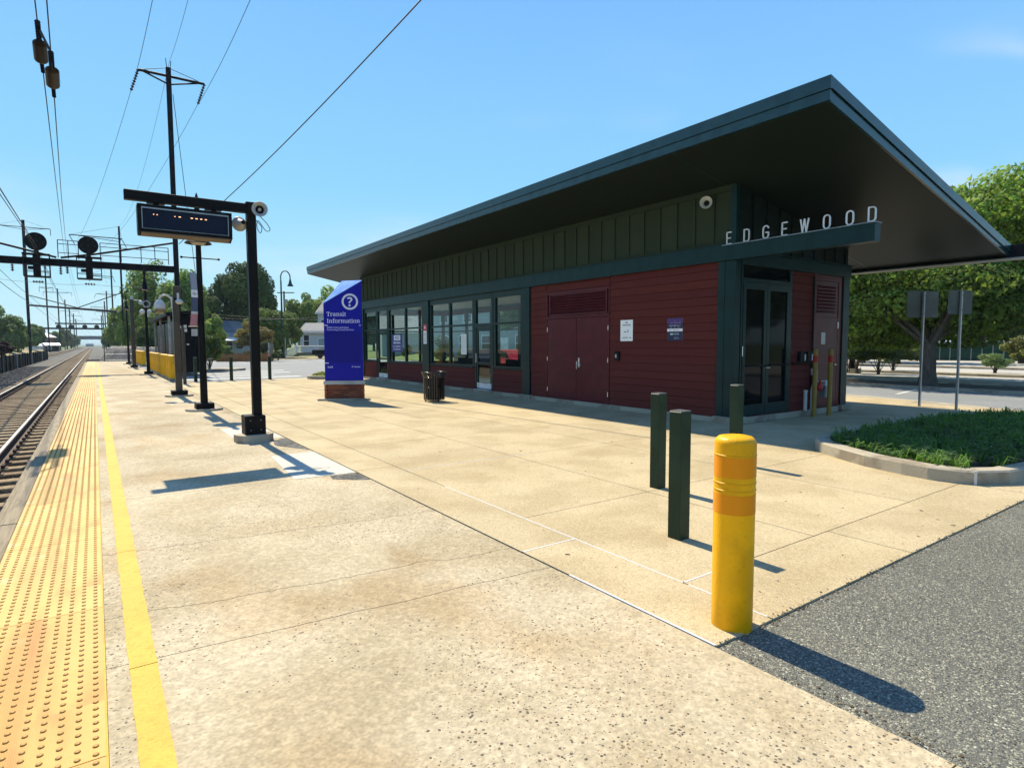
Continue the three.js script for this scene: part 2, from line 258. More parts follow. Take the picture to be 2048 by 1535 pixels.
// a slab with top, rim and edges that may run ragged; z0(x) and z1(x) give its ends, tint(x, z) its stains
function slab(x0, x1, z0, z1, y0, y1, nx, nz, tint, rx0 = null, rx1 = null) {
  const f0 = typeof z0 === 'function' ? z0 : () => z0, f1 = typeof z1 === 'function' ? z1 : () => z1, g = new THREE.BufferGeometry(), pos = [], nor = [], uv = [], col = [], idx = [];
  const pt = (i, j) => { const s = i / nx, t = j / nz; let x = mix(x0, x1, s); const a = f0(x), b = f1(x), z = mix(a, b, t); if (i === 0 && rx0) x += rx0(z); if (i === nx && rx1) x += rx1(z); return [x, z]; };
  const add = (x, y, z, n) => { pos.push(x, y, z); nor.push(...n); uv.push(n[1] ? x : x + z, n[1] ? z : y); const c = tint ? tint(x, z) : [1, 1, 1]; col.push(...c); return pos.length / 3 - 1; };
  const top = []; for (let j = 0; j <= nz; j++) for (let i = 0; i <= nx; i++) { const [x, z] = pt(i, j); top.push(add(x, y1, z, [0, 1, 0])); }
  for (let j = 0; j < nz; j++) for (let i = 0; i < nx; i++) { const a = top[j * (nx + 1) + i], b = a + 1, c = a + nx + 1, d = c + 1; idx.push(a, c, b, b, c, d); }
  const ring = []; for (let i = 0; i <= nx; i++) ring.push([i, 0]); for (let j = 1; j <= nz; j++) ring.push([nx, j]); for (let i = nx - 1; i >= 0; i--) ring.push([i, nz]); for (let j = nz - 1; j >= 1; j--) ring.push([0, j]);
  for (let k = 0; k < ring.length; k++) {
    const [ax, az] = pt(...ring[k]), [bx, bz] = pt(...ring[(k + 1) % ring.length]), l = Math.hypot(bx - ax, bz - az) || 1, n = [(bz - az) / l, 0, -(bx - ax) / l];
    const a = add(ax, y1, az, n), b = add(bx, y1, bz, n), c = add(ax, y0, az, n), d = add(bx, y0, bz, n); idx.push(a, b, c, b, d, c);
  }
  g.setAttribute('position', new THREE.Float32BufferAttribute(pos, 3)); g.setAttribute('normal', new THREE.Float32BufferAttribute(nor, 3)); g.setAttribute('uv', new THREE.Float32BufferAttribute(uv, 2)); g.setAttribute('color', new THREE.Float32BufferAttribute(col, 3)); g.setIndex(idx);
  return g;
}
const STR = { kind: 'structure' };
function struct(name, label, category) { return thing(name, label, category, [0, 0, 0], STR); }
function sheet(poly, y) { const g = fromTris([]); const f = THREE.ShapeUtils.triangulateShape(poly.map((q) => new THREE.Vector2(q[0], q[1])), []), out = []; for (const [a, b, c] of f) { const A = poly[a], Bq = poly[b], C = poly[c], up = (Bq[0] - A[0]) * (C[1] - A[1]) - (C[0] - A[0]) * (Bq[1] - A[1]) < 0; for (const q of up ? [A, Bq, C] : [A, C, Bq]) out.push(q[0], y, q[1]); } return fromTris(out); }
const rect = (x0, x1, z0, z1) => [[x0, z0], [x1, z0], [x1, z1], [x0, z1]];

// ---------------------------------------------------------------- far ground
single('ground', sheet(rect(-2500, 2500, -3500, 600), -0.62), M.turf, 'wide grassy ground reaching to the horizon', 'ground', STR);
single('trackbed', prism([[-11.5, -0.6], [-9.8, -0.385], [-0.9, -0.385], [-0.9, -0.6]], 'z', -900, 20), M.ballast, 'grey crushed stone bed under the railway tracks', 'track bed', STR);
single('trackbed', prism([[-0.9, -0.6], [-0.9, -0.34], [4, -0.34], [5.5, -0.6]], 'z', -900, -70.5), M.ballast, 'stone shoulder beside the track beyond the platform end', 'track bed', STR);
{ // dry verge on the far side of the tracks, with a low mound
  const g = new THREE.PlaneGeometry(40, 300, 40, 120); g.rotateX(-Math.PI / 2); g.translate(-31.5, 0, -150); const p = g.attributes.position;
  for (let i = 0; i < p.count; i++) { const x = p.getX(i), z = p.getZ(i), e = sst(-11.6, -15, x); p.setY(i, -0.55 + e * (0.35 + 1.1 * wn(x * 0.12 + 40, z * 0.06 + 90, 201)) ); }
  g.computeVertexNormals(); single('verge', triUV(clean(g)), M.dryGrass, 'tan dry grass bank along the far side of the tracks', 'verge', STR);
}
// lots and streets
single('street', prism([[16.2, 12], [60, 12], [60, -34], [2.66, -34], [2.66, -29.05], [16.2, -29.05]], 'y', -0.5, -0.12), M.lot, 'grey asphalt street and parking bays behind the station building', 'street', STR);
single('parking_lot', prism(rect(2.66, 60, -70, -34), 'y', -0.5, -0.122), M.lot, 'grey asphalt parking lot beyond the plaza', 'parking lot', STR);
single('gravel_yard', sheet([[14, -70], [60, -70], [70, -92], [12, -84]], -0.1), M.dryGrass, 'pale bare gravel ground in front of the far houses', 'ground', STR);
single('lawn', prism([[27, -0.1], [33, 0.55], [90, 0.9], [90, -0.2], [27, -0.2]], 'z', -90, -33), M.turf, 'green lawn across the street behind the station', 'lawn', STR);
{ const o = struct('parking_marking', 'white painted bay lines and hatching on the far parking lot', 'road marking'); const yy = -0.118;
  for (const [z, x0, x1, w] of [[-31.2, 3.4, 8.2, 0.14], [-33.4, 3.4, 9.2, 0.3], [-35.9, 3.4, 8.4, 0.3], [-38.6, 3.4, 10, 0.3], [-41.6, 7, 10.4, 0.3]]) part(o, 'stripe', B(x0, x1, yy - 0.004, yy, z - w, z + w), M.whitePaint);
  for (let i = 0; i < 6; i++) part(o, 'stripe', B(9 + i * 2.7, 9.12 + i * 2.7, yy - 0.004, yy, -66, -60.5), M.whitePaint);
  part(o, 'stripe', B(8.4, 27, yy - 0.004, yy, -57.2, -57), M.whitePaint);
}
{ const o = struct('bay_marking', 'white parking bay lines on the street right of the building', 'road marking');
  for (const [x, z] of [[21, -12.6], [21.4, -9.2], [21.2, -5.6], [20.9, -2]]) part(o, 'stripe', xf(B(-2.4, 2.4, -0.004, 0, -0.06, 0.06), (g) => { g.rotateY(0.16); g.translate(x + 2.9, -0.114, z); }), M.whitePaint);
}
// ---------------------------------------------------------------- platform
const tintA = (x, z) => { const s = wn(x * 0.9 + 50, z * 0.55 + 200, 301, 4), r2 = wn(x * 1.6 + 10, z * 1.1 + 300, 307, 4), b = 0.84 + 0.34 * s, rust = sst(0.54, 0.74, r2) * 0.24; return [b * (1 - rust * 0.35), b * (1 - rust * 0.62), b * (1 - rust * 0.95)]; };
const tintP = (seed) => (x, z) => { const s = wn(x * 0.8 + 90, z * 0.8 + 150, 311, 4), d = sst(0.55, 0.8, wn(x * 0.7 + 30, z * 1.9 + 80, 317, 4)), k = 0.94 + 0.12 * s + (hash(seed, 3, 9) - 0.5) * 0.09; return [k * (1 - 0.06 * d), k * (1 - 0.08 * d), k * (1 - 0.12 * d)]; };
const platform = struct('platform', 'long low railway platform of worn exposed aggregate concrete', 'platform');
part(platform, 'platform_base', B(-0.62, 2.64, -0.6, -0.045, -70.2, 6), M.joint);
{
  const PX0 = -0.02, PX1 = 2.645; let cuts = [6, 2.4, -0.6];
  const ragged = (za, zb, amp, seed) => (x) => mix(za, zb, (x - PX0) / (PX1 - PX0)) + amp * (wn(x * 3 + seed, seed * 1.7, 331, 2) - 0.5) + amp * 0.45 * (wn(x * 22 + seed, seed * 2.3, 337, 3) - 0.5);
  const lines = [[6, 6, 0], [2.6, 2.7, 0.01], [-0.9, -0.8, 0.03], [-3.52, -3.29, 0.03], [-4.18, -3.79, 0.1], [-5.5, -5.05, 0.09], [-7.35, -7.3, 0.015], [-9.5, -9.46, 0.02]];
  for (let z = -12.4; z > -69; z -= 3.05) lines.push([z, z + 0.02, 0.012]);
  lines.push([-70.2, -70.2, 0]);
  for (let i = 0; i < lines.length - 1; i++) {
    const a = lines[i + 1], b = lines[i], w = i < 8 ? 0.0035 : 0.005, fa = ragged(a[0], a[1], a[2], i + 1.3), fb = ragged(b[0], b[1], b[2], i + 0.3);
    part(platform, 'slab', slab(PX0, PX1, (x) => fa(x) + w, (x) => fb(x) - w, -0.05, 0, 96, 14, tintA, null, (z) => 0.006 * (wn(z * 4 + 70, 3, 341) - 0.5)), M.aggregate);
  }
  part(platform, 'end_kerb', B(-0.78, 2.66, -0.5, 0.03, -70.55, -70.21, 0.02), M.kerb);
  // grey timber along the platform edge
  for (let i = 0; i < 19; i++) part(platform, 'edge_timber', B(-0.79, -0.645, -0.3, -0.012, 5 - i * 4.0 - 3.99, 5 - i * 4.0, 0.012), M.wood);
  for (let i = 0; i < 19; i++) part(platform, 'edge_board', B(-0.845, -0.793, -0.34, -0.05, 5 - i * 4.0 - 3.99, 5 - i * 4.0), M.wood);
  // newer patches of pale concrete round the sign post
  part(platform, 'repair_patch', prism([[2.4, -10.45], [2.635, -10.6], [2.635, -9.2], [2.5, -9.5], [2.3, -9.9]], 'y', -0.002, 0.004), M.ballast, { label: 'dark gravelly patch beside the sign post footing' });
  part(platform, 'repair_patch', prism([[2.02, -8.98], [2.64, -8.98], [2.64, -7.2], [1.9, -7.25]], 'y', -0.002, 0.005), M.patch, { label: 'pale new concrete patch beyond the sign post' });
  part(platform, 'repair_patch', prism([[2.3, -7.18], [2.635, -7.16], [2.635, -6.72], [2.5, -6.8], [2.28, -7.0]], 'y', -0.002, 0.004), M.ballast);
  part(platform, 'repair_patch', prism([[1.9, -12.5], [2.63, -12.5], [2.63, -10.7], [1.9, -10.75]], 'y', -0.002, 0.004), M.patch);
}
{ // yellow painted line with worn edges
  const o = struct('platform_line', 'solid yellow painted line along the platform', 'painted line');
  const cuts = [5, 0, -3.44, -5.47, -9.5, -15, -22, -30, -40, -52, -70];
  for (let i = 0; i < cuts.length - 1; i++) { const n = Math.max(20, Math.round((cuts[i] - cuts[i + 1]) * 12)); const e = (s) => (z) => 0.012 * (wn(z * 9 + s, s, 351, 3) - 0.5); part(o, 'stripe', slab(0.075, 0.195, cuts[i + 1] + 0.004, cuts[i] - 0.004, 0.001, 0.005, 1, n, null, e(5), e(60)), M.lineYellow); }
}
{ // tactile warning strip: yellow panels with rows of domes
  const o = thing('tactile_strip', 'yellow tactile warning strip of domed panels along the platform edge', 'tactile paving');
  const z0 = 3.75, L = 1.625; let n = 0; const r = rng(11), dome = lathe([[0.0122, 0], [0.0112, 0.003], [0.0088, 0.0055], [0.004, 0.0062], [0, 0.0063]], 0, 0, 0, 10), rest = [];
  for (let i = 0; i < 46; i++) {
    const zb = z0 - i * L, za = zb - L, k = 0.86 + 0.2 * r(), w = i < 5 ? 0.04 : r() * 0.45, org = i < 5 ? 0.95 : 0.2 + 0.3 * r(), sx = -0.3 - 0.2 * r(),  tint = (x, z) => { const str = Math.exp(-Math.pow((x - sx - 0.05 * (wn(z * 1.1, 3, 369) - 0.5)) / 0.06, 2)) + 0.8 * Math.exp(-Math.pow((x - sx + 0.24) / 0.06, 2)), s = Math.min(1, org * (0.5 + str) * (0.4 + 1.2 * wn(x * 9 + 20, z * 1.3 + 60, 361, 4))), b = k + 0.12 * (wn(x * 3, z * 3 + 99, 367) - 0.5); return [b * (1 - 0.22 * s) + w * 0.1, b * (1 - 0.42 * s) + w * 0.12, b * (1 - 0.6 * s) + w * 0.3]; };
    const pn = part(o, 'panel', slab(-0.64, -0.03, za + 0.003, zb - 0.003, -0.05, 0.006, 12, 24, tint), M.tactile);
    for (let c = 0; c < 10; c++) for (let j = 0; j < 27; j++) {
      const x = -0.605 + c * 0.0602, z = zb - 0.03 - j * 0.0602; if (z < -66) continue;
      if (z < -2.05 && z > -4.1 && n < 300) { n++; piece(pn, 'dome', dome, M.tactileDome, x, 0.006, z); } else rest.push([x, z]);
    }
  }
  const im = new THREE.InstancedMesh(dome, M.tactileDome, rest.length), m4 = new THREE.Matrix4(); rest.forEach(([x, z], i) => im.setMatrixAt(i, m4.makeTranslation(x, 0.006, z))); im.name = 'domes'; im.userData.kind = 'stuff'; shade(im); o.add(im);
  part(o, 'edge_strip', B(-0.03, -0.022, -0.04, 0.004, -70, 3.6), M.lineYellow);
}
// ---------------------------------------------------------------- plaza
const plaza = struct('plaza', 'broad plaza of tan concrete slabs between platform and building', 'pavement');
part(plaza, 'plaza_base', prism([[2.66, -1.9], [10.6, -1.9], [10.6, -29.0], [2.66, -29.0]], 'y', -0.6, -0.03), M.joint);
{
  let n = 0; const j = 0.005, put = (x0, x1, za, zb, o = {}) => part(plaza, 'slab', slab(x0 + j, x1 - j, za + j, zb - j, -0.035, 0, 14, 14, tintP(n++)), M.paving, o);
  const zs = [-2.545, -4.38, -6.95, -9.1, -11.25, -13.4, -15.55, -17.7, -19.85, -22, -24.15, -26.3, -29], xs = [3.2, 4.88, 6.73, 8.62, 10.42];
  for (let k = 0; k < zs.length - 1; k++) for (let i = 0; i < 4; i++) put(xs[i], xs[i + 1], zs[k + 1], zs[k]);
  const bz = [-1.89, -3.66, -7.3, -10.2, -13.2, -16.2, -19.2, -22.2, -25.5, -29];
  for (let k = 0; k < bz.length - 1; k++) put(2.66, 3.2, bz[k + 1], bz[k]);
  const ex = [3.2, 5.1, 8.1]; for (let i = 0; i < 2; i++) put(ex[i], ex[i + 1], -2.545, -1.89);
  put(8.1, 10.42, -2.545, -1.89);
  for (const [x0, x1, za, zb] of [[2.655, 2.672, -3.1, -1.9], [3.193, 3.207, -5.9, -2.55], [2.67, 3.195, -3.668, -3.652], [3.21, 3.9, -2.553, -2.539], [3.193, 3.207, -2.5, -1.93], [3.21, 5.2, -6.957, -6.945]]) part(plaza, 'joint_sealant', B(x0, x1, -0.02, 0.002, za, zb), M.sealant);
  // side pavement right of the building, out to the street kerb
  const kx = (z) => 17.85 - (z + 4.43) * 0.3, cols = [10.42, 12.3, 14.2, 16.1];
  for (const [za, zb] of [[-4.38, -1.89], [-6.95, -4.38], [-9.1, -6.95], [-12.1, -9.1], [-15.1, -12.1], [-18.1, -15.1], [-21.1, -18.1], [-24.1, -21.1], [-29, -24.1]]) {
    for (let i = 0; i < 3; i++) if (za > -7.2 || i > 1) put(za > -7.2 ? cols[i] : Math.max(cols[i], 14.9), cols[i + 1], za, zb);
    const zm = (za + zb) / 2, x1 = Math.min(kx(za), kx(zb)); put(16.1, x1, za, zb);
    part(plaza, 'kerb', prism([[kx(za) - (kx(za) - x1), za], [kx(za) + 0.16, za], [kx(zb) + 0.16, zb], [x1, zb]], 'y', -0.4, 0.001), M.kerb);
    part(plaza, 'slab_bed', prism([[10.5, za], [x1, za], [x1, zb], [10.5, zb]], 'y', -0.5, -0.03), M.joint);
  }
  part(plaza, 'kerb', B(2.68, 14.9, -0.5, 0.0005, -29.16, -29.005), M.kerb);
}
single('asphalt', slab(2.653, 16.4, -1.888, 12, -0.3, -0.012, 70, 70, (x, z) => { const s = wn(x * 0.7 + 3, z * 0.7 + 70, 381, 4), e = sst(0.3, 0.0, Math.min(x - 2.69, 0.9)) ; const k = 0.9 + 0.3 * s; return [k, k * (1 + 0.02 * s), k * (1 + 0.03 * s)]; }, (z) => 0.016 * (wn(z * 4 + 9, 5, 383, 4) - 0.4), null), M.asphalt, 'rough grey asphalt drive at the end of the plaza', 'asphalt', STR);

{ // grit, twigs and dead leaves gathered along the seam of the asphalt
  const r = rng(91), g = new THREE.IcosahedronGeometry(1, 0), spots = []; for (let i = 0; i < 900; i++) { const a = r() < 0.6; spots.push(a ? [2.7 + 5.3 * Math.pow(r(), 1.3), -1.89 + 0.09 * (r() - 0.4) * (r() + 0.3)] : [2.69 + 0.09 * (r() - 0.3) * (r() + 0.3), -1.85 + 3.4 * r()]); } for (let i = 0; i < 140; i++) spots.push([2.8 + 6.5 * r(), -1.95 - 6 * Math.pow(r(), 1.4)]);
  const im = new THREE.InstancedMesh(g, mat([1, 1, 1], 0.95), spots.length), m4 = new THREE.Matrix4(), q = new THREE.Quaternion(), c = new THREE.Color();
  spots.forEach(([x, z], i) => { const s = 0.003 + 0.007 * Math.pow(r(), 3), l = i >= 900 ? 2.6 : 1; q.setFromEuler(new THREE.Euler(0.4 * r(), r() * 6, 0.4 * r())); im.setMatrixAt(i, m4.compose(V3(x, (z > -1.885 && x > 2.69 ? -0.012 : 0) + s * 0.3, z), q, V3(s * l, s * 0.5, s))); const k = r(); c.setRGB(...(k < 0.5 ? [0.1, 0.07, 0.04] : k < 0.8 ? [0.2, 0.16, 0.1] : [0.4, 0.36, 0.28])); im.setColorAt(i, c); });
  im.name = 'grit'; im.userData = { label: 'fine grit and dead leaves along the seam between paving and asphalt', category: 'grit', kind: 'stuff' }; shade(im); scene.add(im);
}

// ---------------------------------------------------------------- station building
const XF = 10.42, XB = 14.87, ZN = -7.15, ZF = -27.3;
const bld = thing('station_building', 'low red and green station building under a large sloping shed roof', 'station building', [12.6, 0, -17.2]);
const soffitY = (x) => 5.08 - 0.2 * (x - 8.7), topY = (x) => 5.41 - 0.2115 * (x - 8.7);
{
  const redOf = (() => { const r = rng(5); return () => [M.red, M.red2, M.red3][(r() * 3) | 0]; })();
  const P = (n, g, m, o) => part(bld, n, g, m, o);
  P('base_slab', [B(XF - 0.05, XB + 0.05, -0.3, 0.1, ZF, ZN + 0.05)], M.kerb);
  P('column_base', B(XF - 0.14, XF + 0.34, 0, 0.13, ZN - 0.4, ZN + 0.12, 0.02), M.kerb); P('column_base', B(XF - 0.14, XF + 0.2, 0, 0.12, -14.32, -13.8, 0.02), M.kerb); P('column_base', B(XB - 0.3, XB + 0.16, 0, 0.12, ZN - 0.3, ZN + 0.14, 0.02), M.kerb);
  // lap siding: boards of 0.178 m, each its own piece
  const E = 0.176;
  const frontBoards = (za, zb, y0, y1, name = 'siding_board') => { for (let y = y0; y < y1 - 0.02; y += E) { const t = Math.min(E, y1 - y); P(name, prism([[XF - 0.024, y + 0.006], [XF - 0.007, y + t], [XF + 0.02, y + t], [XF + 0.02, y + 0.006]], 'z', za, zb), redOf()); } };
  const endBoards = (xa, xb, y0, y1) => { for (let y = y0; y < y1 - 0.02; y += E) { const t = Math.min(E, y1 - y); P('siding_board', prism([[ZN + 0.024, y + 0.006], [ZN + 0.007, y + t], [ZN - 0.02, y + t], [ZN - 0.02, y + 0.006]], 'x', xa, xb), redOf()); } };
  // solid walls behind the boards (equipment rooms at this end)
  P('wall', [B(XF + 0.02, XF + 0.16, 0.1, 3.25, -13.9, ZN - 0.02), B(XF + 0.16, XB - 0.02, 0.1, 3.25, -14.05, -13.9), B(10.72, XB - 0.02, 0.1, 3.25, -7.33, ZN - 0.021), B(XB - 0.16, XB - 0.02, 0.1, 3.25, -13.9, -7.33)], M.red2);
  P('wall', [B(XF + 0.02, XF + 0.16, 3.25, soffitY(XF + 0.16) - 0.02, ZF + 0.02, ZN - 0.02), B(XB - 0.16, XB - 0.02, 3.25, soffitY(XB) - 0.01, ZF + 0.02, ZN - 0.02), prism([[XF + 0.16, 3.25], [XB - 0.16, 3.25], [XB - 0.16, soffitY(XB - 0.16) - 0.01], [XF + 0.16, soffitY(XF + 0.16) - 0.01]], 'z', ZF + 0.02, ZF + 0.16), prism([[XF + 0.16, 3.25], [XB - 0.16, 3.25], [XB - 0.16, soffitY(XB - 0.16) - 0.01], [XF + 0.16, soffitY(XF + 0.16) - 0.01]], 'z', ZN - 0.16, ZN - 0.02)], M.olive2);
  P('wall', [B(XF + 0.1, XB, 0.1, 0.75, ZF, ZF + 0.12), B(XF + 0.1, XB, 3.05, 3.25, ZF, ZF + 0.12)], M.red2, { label: 'far end wall of the station building' }); { const ws = [10.6, 12, 13.45, 14.8], f = P('end_window', [B(XF + 0.14, XB, 2.2, 2.26, ZF + 0.03, ZF + 0.09), ...ws.map((x) => B(x - 0.06, x + 0.06, 0.75, 3.05, ZF + 0.02, ZF + 0.1))], M.greenSteel); for (let i = 0; i < 3; i++) part(f, 'pane', B(ws[i] + 0.05, ws[i + 1] - 0.05, 0.74, 3.06, ZF + 0.055, ZF + 0.061), M.glass); }
  frontBoards(-13.86, -13.12, 0.1, 3.25); frontBoards(-10.62, -7.52, 0.1, 3.25); frontBoards(-13.1, -10.64, 3.03, 3.25);
  frontBoards(-26.93, -25.45, 0.1, 0.82); frontBoards(-24.2, -20.8, 0.1, 0.82); frontBoards(-20.24, -17.02, 0.1, 0.82); frontBoards(-15.86, -14.27, 0.1, 0.82);
  P('wall', [B(XF + 0.02, XF + 0.14, 0.1, 0.82, -26.93, -25.45), B(XF + 0.02, XF + 0.14, 0.1, 0.82, -24.2, -17.02), B(XF + 0.02, XF + 0.14, 0.1, 0.82, -15.86, -14.27)], M.red2);
  endBoards(12.46, 13.34, 0.1, 3.17);
  // columns of green painted boards
  const col = (g) => P('column', g, M.green);
  col([B(XF - 0.06, XF + 0.1, 0.13, 3.249, ZN - 0.36, ZN - 0.2, 0.006), B(XF - 0.055, XF + 0.11, 0.13, 3.249, ZN - 0.197, ZN + 0.05, 0.006)]);
  col([B(XF - 0.06, XF + 0.14, 0.12, 3.249, -14.25, -13.88, 0.006)]); col([B(XF - 0.06, XF + 0.14, 0.1, 3.249, -20.8, -20.26, 0.006)]); col([B(XF - 0.06, XF + 0.14, 0.1, 3.249, -27.3, -26.93, 0.006)]);
  col([B(XB - 0.24, XB + 0.04, 0.12, 3.169, ZN - 0.2, ZN + 0.05, 0.006)]);
  // long green beam over the windows, carried past the corner to bear the station name
  const beam = P('sign_beam', B(XF - 0.1, XF + 0.1, 3.25, 3.545, ZF, -4.56, 0.006), M.green);
  part(beam, 'flashing', B(XF - 0.112, XF + 0.112, 3.546, 3.558, -7.4, -4.545), M.steel);
  part(beam, 'ledge', B(XF - 0.09, XF + 0.02, 3.546, 3.58, ZF, -7.41), M.greenSteel);
  P('end_beam', [B(XF + 0.11, XB + 0.05, 3.17, 3.42, ZN - 0.06, ZN + 0.08, 0.006), B(XF + 0.11, XB + 0.05, 3.421, 3.45, ZN - 0.05, ZN + 0.12)], M.green);
  { // letters, drawn as strokes of flat aluminium
    const HT = 0.245, WD = 0.128, st = 0.021, dep = 0.02, q = (...p) => p;
    const arcPts = (cx, cy, rx, ry, a0, a1, n = 8) => Array.from({ length: n + 1 }, (_, i) => { const a = mix(a0, a1, i / n) * D2R; return [cx + rx * Math.cos(a), cy + ry * Math.sin(a)]; });
    const stroke = (pts, closed) => { const out = []; for (let i = 0; i < pts.length - (closed ? 0 : 1); i++) { const a = pts[i], b = pts[(i + 1) % pts.length], dx = b[0] - a[0], dy = b[1] - a[1], l = Math.hypot(dx, dy); if (l < 1e-6) continue; const nx = -dy / l * st / 2, ny = dx / l * st / 2, ex = dx / l * st * 0.25, ey = dy / l * st * 0.25; out.push([[a[0] + nx - ex, a[1] + ny - ey], [a[0] - nx - ex, a[1] - ny - ey], [b[0] - nx + ex, b[1] - ny + ey], [b[0] + nx + ex, b[1] + ny + ey]]); } return out; };
    const h = st / 2, L = h, R = WD - h, Bo = h, To = HT - h, r = (R - L) / 2, oval = [...arcPts(L + r, To - r, r, r, 180, 0), ...arcPts(L + r, Bo + r, r, r, 0, -180)];
    const glyph = { E: [q([L, Bo], [L, To]), q([L, Bo], [R * 0.9, Bo]), q([L, To], [R * 0.9, To]), q([L, HT / 2], [R * 0.78, HT / 2])], D: [[[L, Bo], [L, To], [L + 0.05, To], ...arcPts(R - 0.05, To - 0.05, 0.05, 0.05, 90, 0), ...arcPts(R - 0.05, Bo + 0.05, 0.05, 0.05, 0, -90), [L, Bo]]], O: [[...oval, oval[0]]], G: [[...arcPts(L + r, To - r, r, r, 10, 180), ...arcPts(L + r, Bo + r, r, r, 180, 360), [R, HT * 0.46], [L + r, HT * 0.46]]], W: [q([L - 0.01, To], [WD * 0.3, Bo], [WD * 0.56, To], [WD * 0.84, Bo], [WD * 1.14, To])] };
    [...'EDGEWOOD'].forEach((c, i) => {
      const z = [-7.31, -6.93, -6.53, -6.155, -5.8, -5.4, -5.02, -4.675][i], gs = [];
      for (const line of glyph[c]) stroke(line, false).forEach((poly, k) => gs.push(prism(poly, 'z', -dep / 2 - (k % 3) * 0.0007, dep / 2 + (k % 3) * 0.0007)));
      part(beam, 'letter', gs.map((g) => { g.rotateY(-Math.PI / 2); g.translate(XF - 0.07, 3.559, z - 0.01); return triUV(g); }), M.alu || (M.alu = paint([0.7, 0.71, 0.72], 0.4, { metalness: 0.15 })));
    });
  }
  // frieze of green boards and battens under the eave
  for (let i = 0, z = ZN - 0.02; z > ZF + 0.3; i++, z -= 0.4695) {
    P('frieze_board', B(XF - 0.012, XF + 0.02, 3.58, soffitY(XF) - 0.01, z - 0.4695, z - 0.001), i % 2 ? M.olive : M.olive2);
    P('batten', B(XF - 0.045, XF - 0.0125, 3.58, soffitY(XF) - 0.012, z - 0.062, z, 0.004), M.olive);
  }
  P('frieze_rail', [B(XF - 0.05, XF - 0.0122, soffitY(XF) - 0.12, soffitY(XF) - 0.008, ZF + 0.1, ZN)], M.olive2);
  P('frieze_rail', [B(XF - 0.048, XF - 0.0122, 3.581, 3.64, ZF + 0.1, ZN)], M.olive2);
  P('corner_board', [B(XF - 0.055, XF + 0.06, 3.582, soffitY(XF) - 0.014, ZN - 0.1, ZN + 0.03, 0.004)], M.green);
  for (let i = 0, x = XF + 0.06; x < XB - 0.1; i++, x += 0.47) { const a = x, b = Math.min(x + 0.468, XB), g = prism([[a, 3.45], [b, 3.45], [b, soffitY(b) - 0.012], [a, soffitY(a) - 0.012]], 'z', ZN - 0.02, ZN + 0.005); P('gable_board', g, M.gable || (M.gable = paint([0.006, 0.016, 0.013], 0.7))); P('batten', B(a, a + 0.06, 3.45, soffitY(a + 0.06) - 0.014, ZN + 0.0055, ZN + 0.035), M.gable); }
  // ---- red double door with louvre
  const door = P('double_door_frame', [B(XF - 0.03, XF + 0.02, 0.06, 3.02, -13.115, -13.07), B(XF - 0.03, XF + 0.02, 0.06, 3.02, -10.66, -10.625), B(XF - 0.031, XF + 0.02, 2.29, 2.36, -13.069, -10.661), B(XF - 0.03, XF + 0.02, 2.96, 3.02, -13.069, -10.661)], M.redDoor);
  for (const [a, b] of [[-13.06, -11.868], [-11.856, -10.668]]) part(door, 'door_leaf', B(XF - 0.022, XF + 0.018, 0.07, 2.28, a, b, 0.004), M.redDoor);
  for (const z of [-13.065, -10.665]) for (const y of [0.35, 1.2, 2.0]) part(door, 'hinge', cyl(XF - 0.034, z, y - 0.06, y + 0.06, 0.011), M.chrome);
  part(door, 'handle', [B(XF - 0.03, XF - 0.023, 1.0, 1.24, -11.78, -11.72), rod([XF - 0.055, 1.05, -11.75], [XF - 0.055, 1.05, -11.64], 0.011), rod([XF - 0.03, 1.05, -11.75], [XF - 0.062, 1.05, -11.75], 0.012), cyl(XF - 0.03, -11.75, 1.16, 1.18, 0.02)], M.chrome);
  part(door, 'astragal', B(XF - 0.026, XF - 0.022, 0.95, 1.15, -11.86, -11.83), M.chrome);
  const louv = P('louvre_frame', [B(XF - 0.026, XF + 0.01, 2.37, 2.41, -13.0, -10.72), B(XF - 0.026, XF + 0.01, 2.93, 2.959, -13.0, -10.72), B(XF - 0.0255, XF + 0.01, 2.41, 2.93, -13.0, -12.95), B(XF - 0.0255, XF + 0.01, 2.41, 2.93, -10.77, -10.72)], M.redDoor);
  part(louv, 'louvre_back', B(XF + 0.011, XF + 0.018, 2.37, 2.95, -13.0, -10.72), M.redDoor);
  for (let i = 0; i < 7; i++) { const y = 2.43 + i * 0.071; part(louv, 'louvre_blade', prism([[XF - 0.034, y], [XF - 0.028, y], [XF + 0.008, y + 0.05], [XF + 0.002, y + 0.05]], 'z', -12.949, -10.771), M.redDoor); }
  // ---- storefront windows
  const G = 0.03, pane = (o, za, zb, y0, y1) => part(o, 'pane', B(XF + 0.036, XF + 0.042, y0, y1, za, zb), M.glass);
  const bars = (list) => list.map(([za, zb, y0, y1], i) => B(XF - 0.005 - (i % 4) * 0.0022, XF + 0.09 + (i % 4) * 0.0022, y0, y1, za, zb));
  const win = (label, za, zb, list, y0 = 0.9) => { // frame with fixed panes; list = mullion centres
    const w = P('window', bars([[za, zb, 3.06, 3.25], [za, zb, 0.82, 0.905], [za, zb, 2.22, 2.28], ...list.map((z) => [z - 0.055, z + 0.055, 0.905, 3.06])]), M.greenSteel, { label });
    for (let i = 0; i < list.length - 1; i++) { const a = list[i + 1] + 0.05, b = list[i] - 0.05; pane(w, a, b, 0.9, 2.23); pane(w, a, b, 2.27, 3.07); }
    part(w, 'sill', prism([[XF - 0.06, 0.815], [XF - 0.06, 0.838], [XF - 0.004, 0.86], [XF - 0.004, 0.815]], 'z', za, zb), M.greenSteel);
    return w;
  };
  win('single window at the far end', -26.93, -25.42, [-25.45, -26.87]);
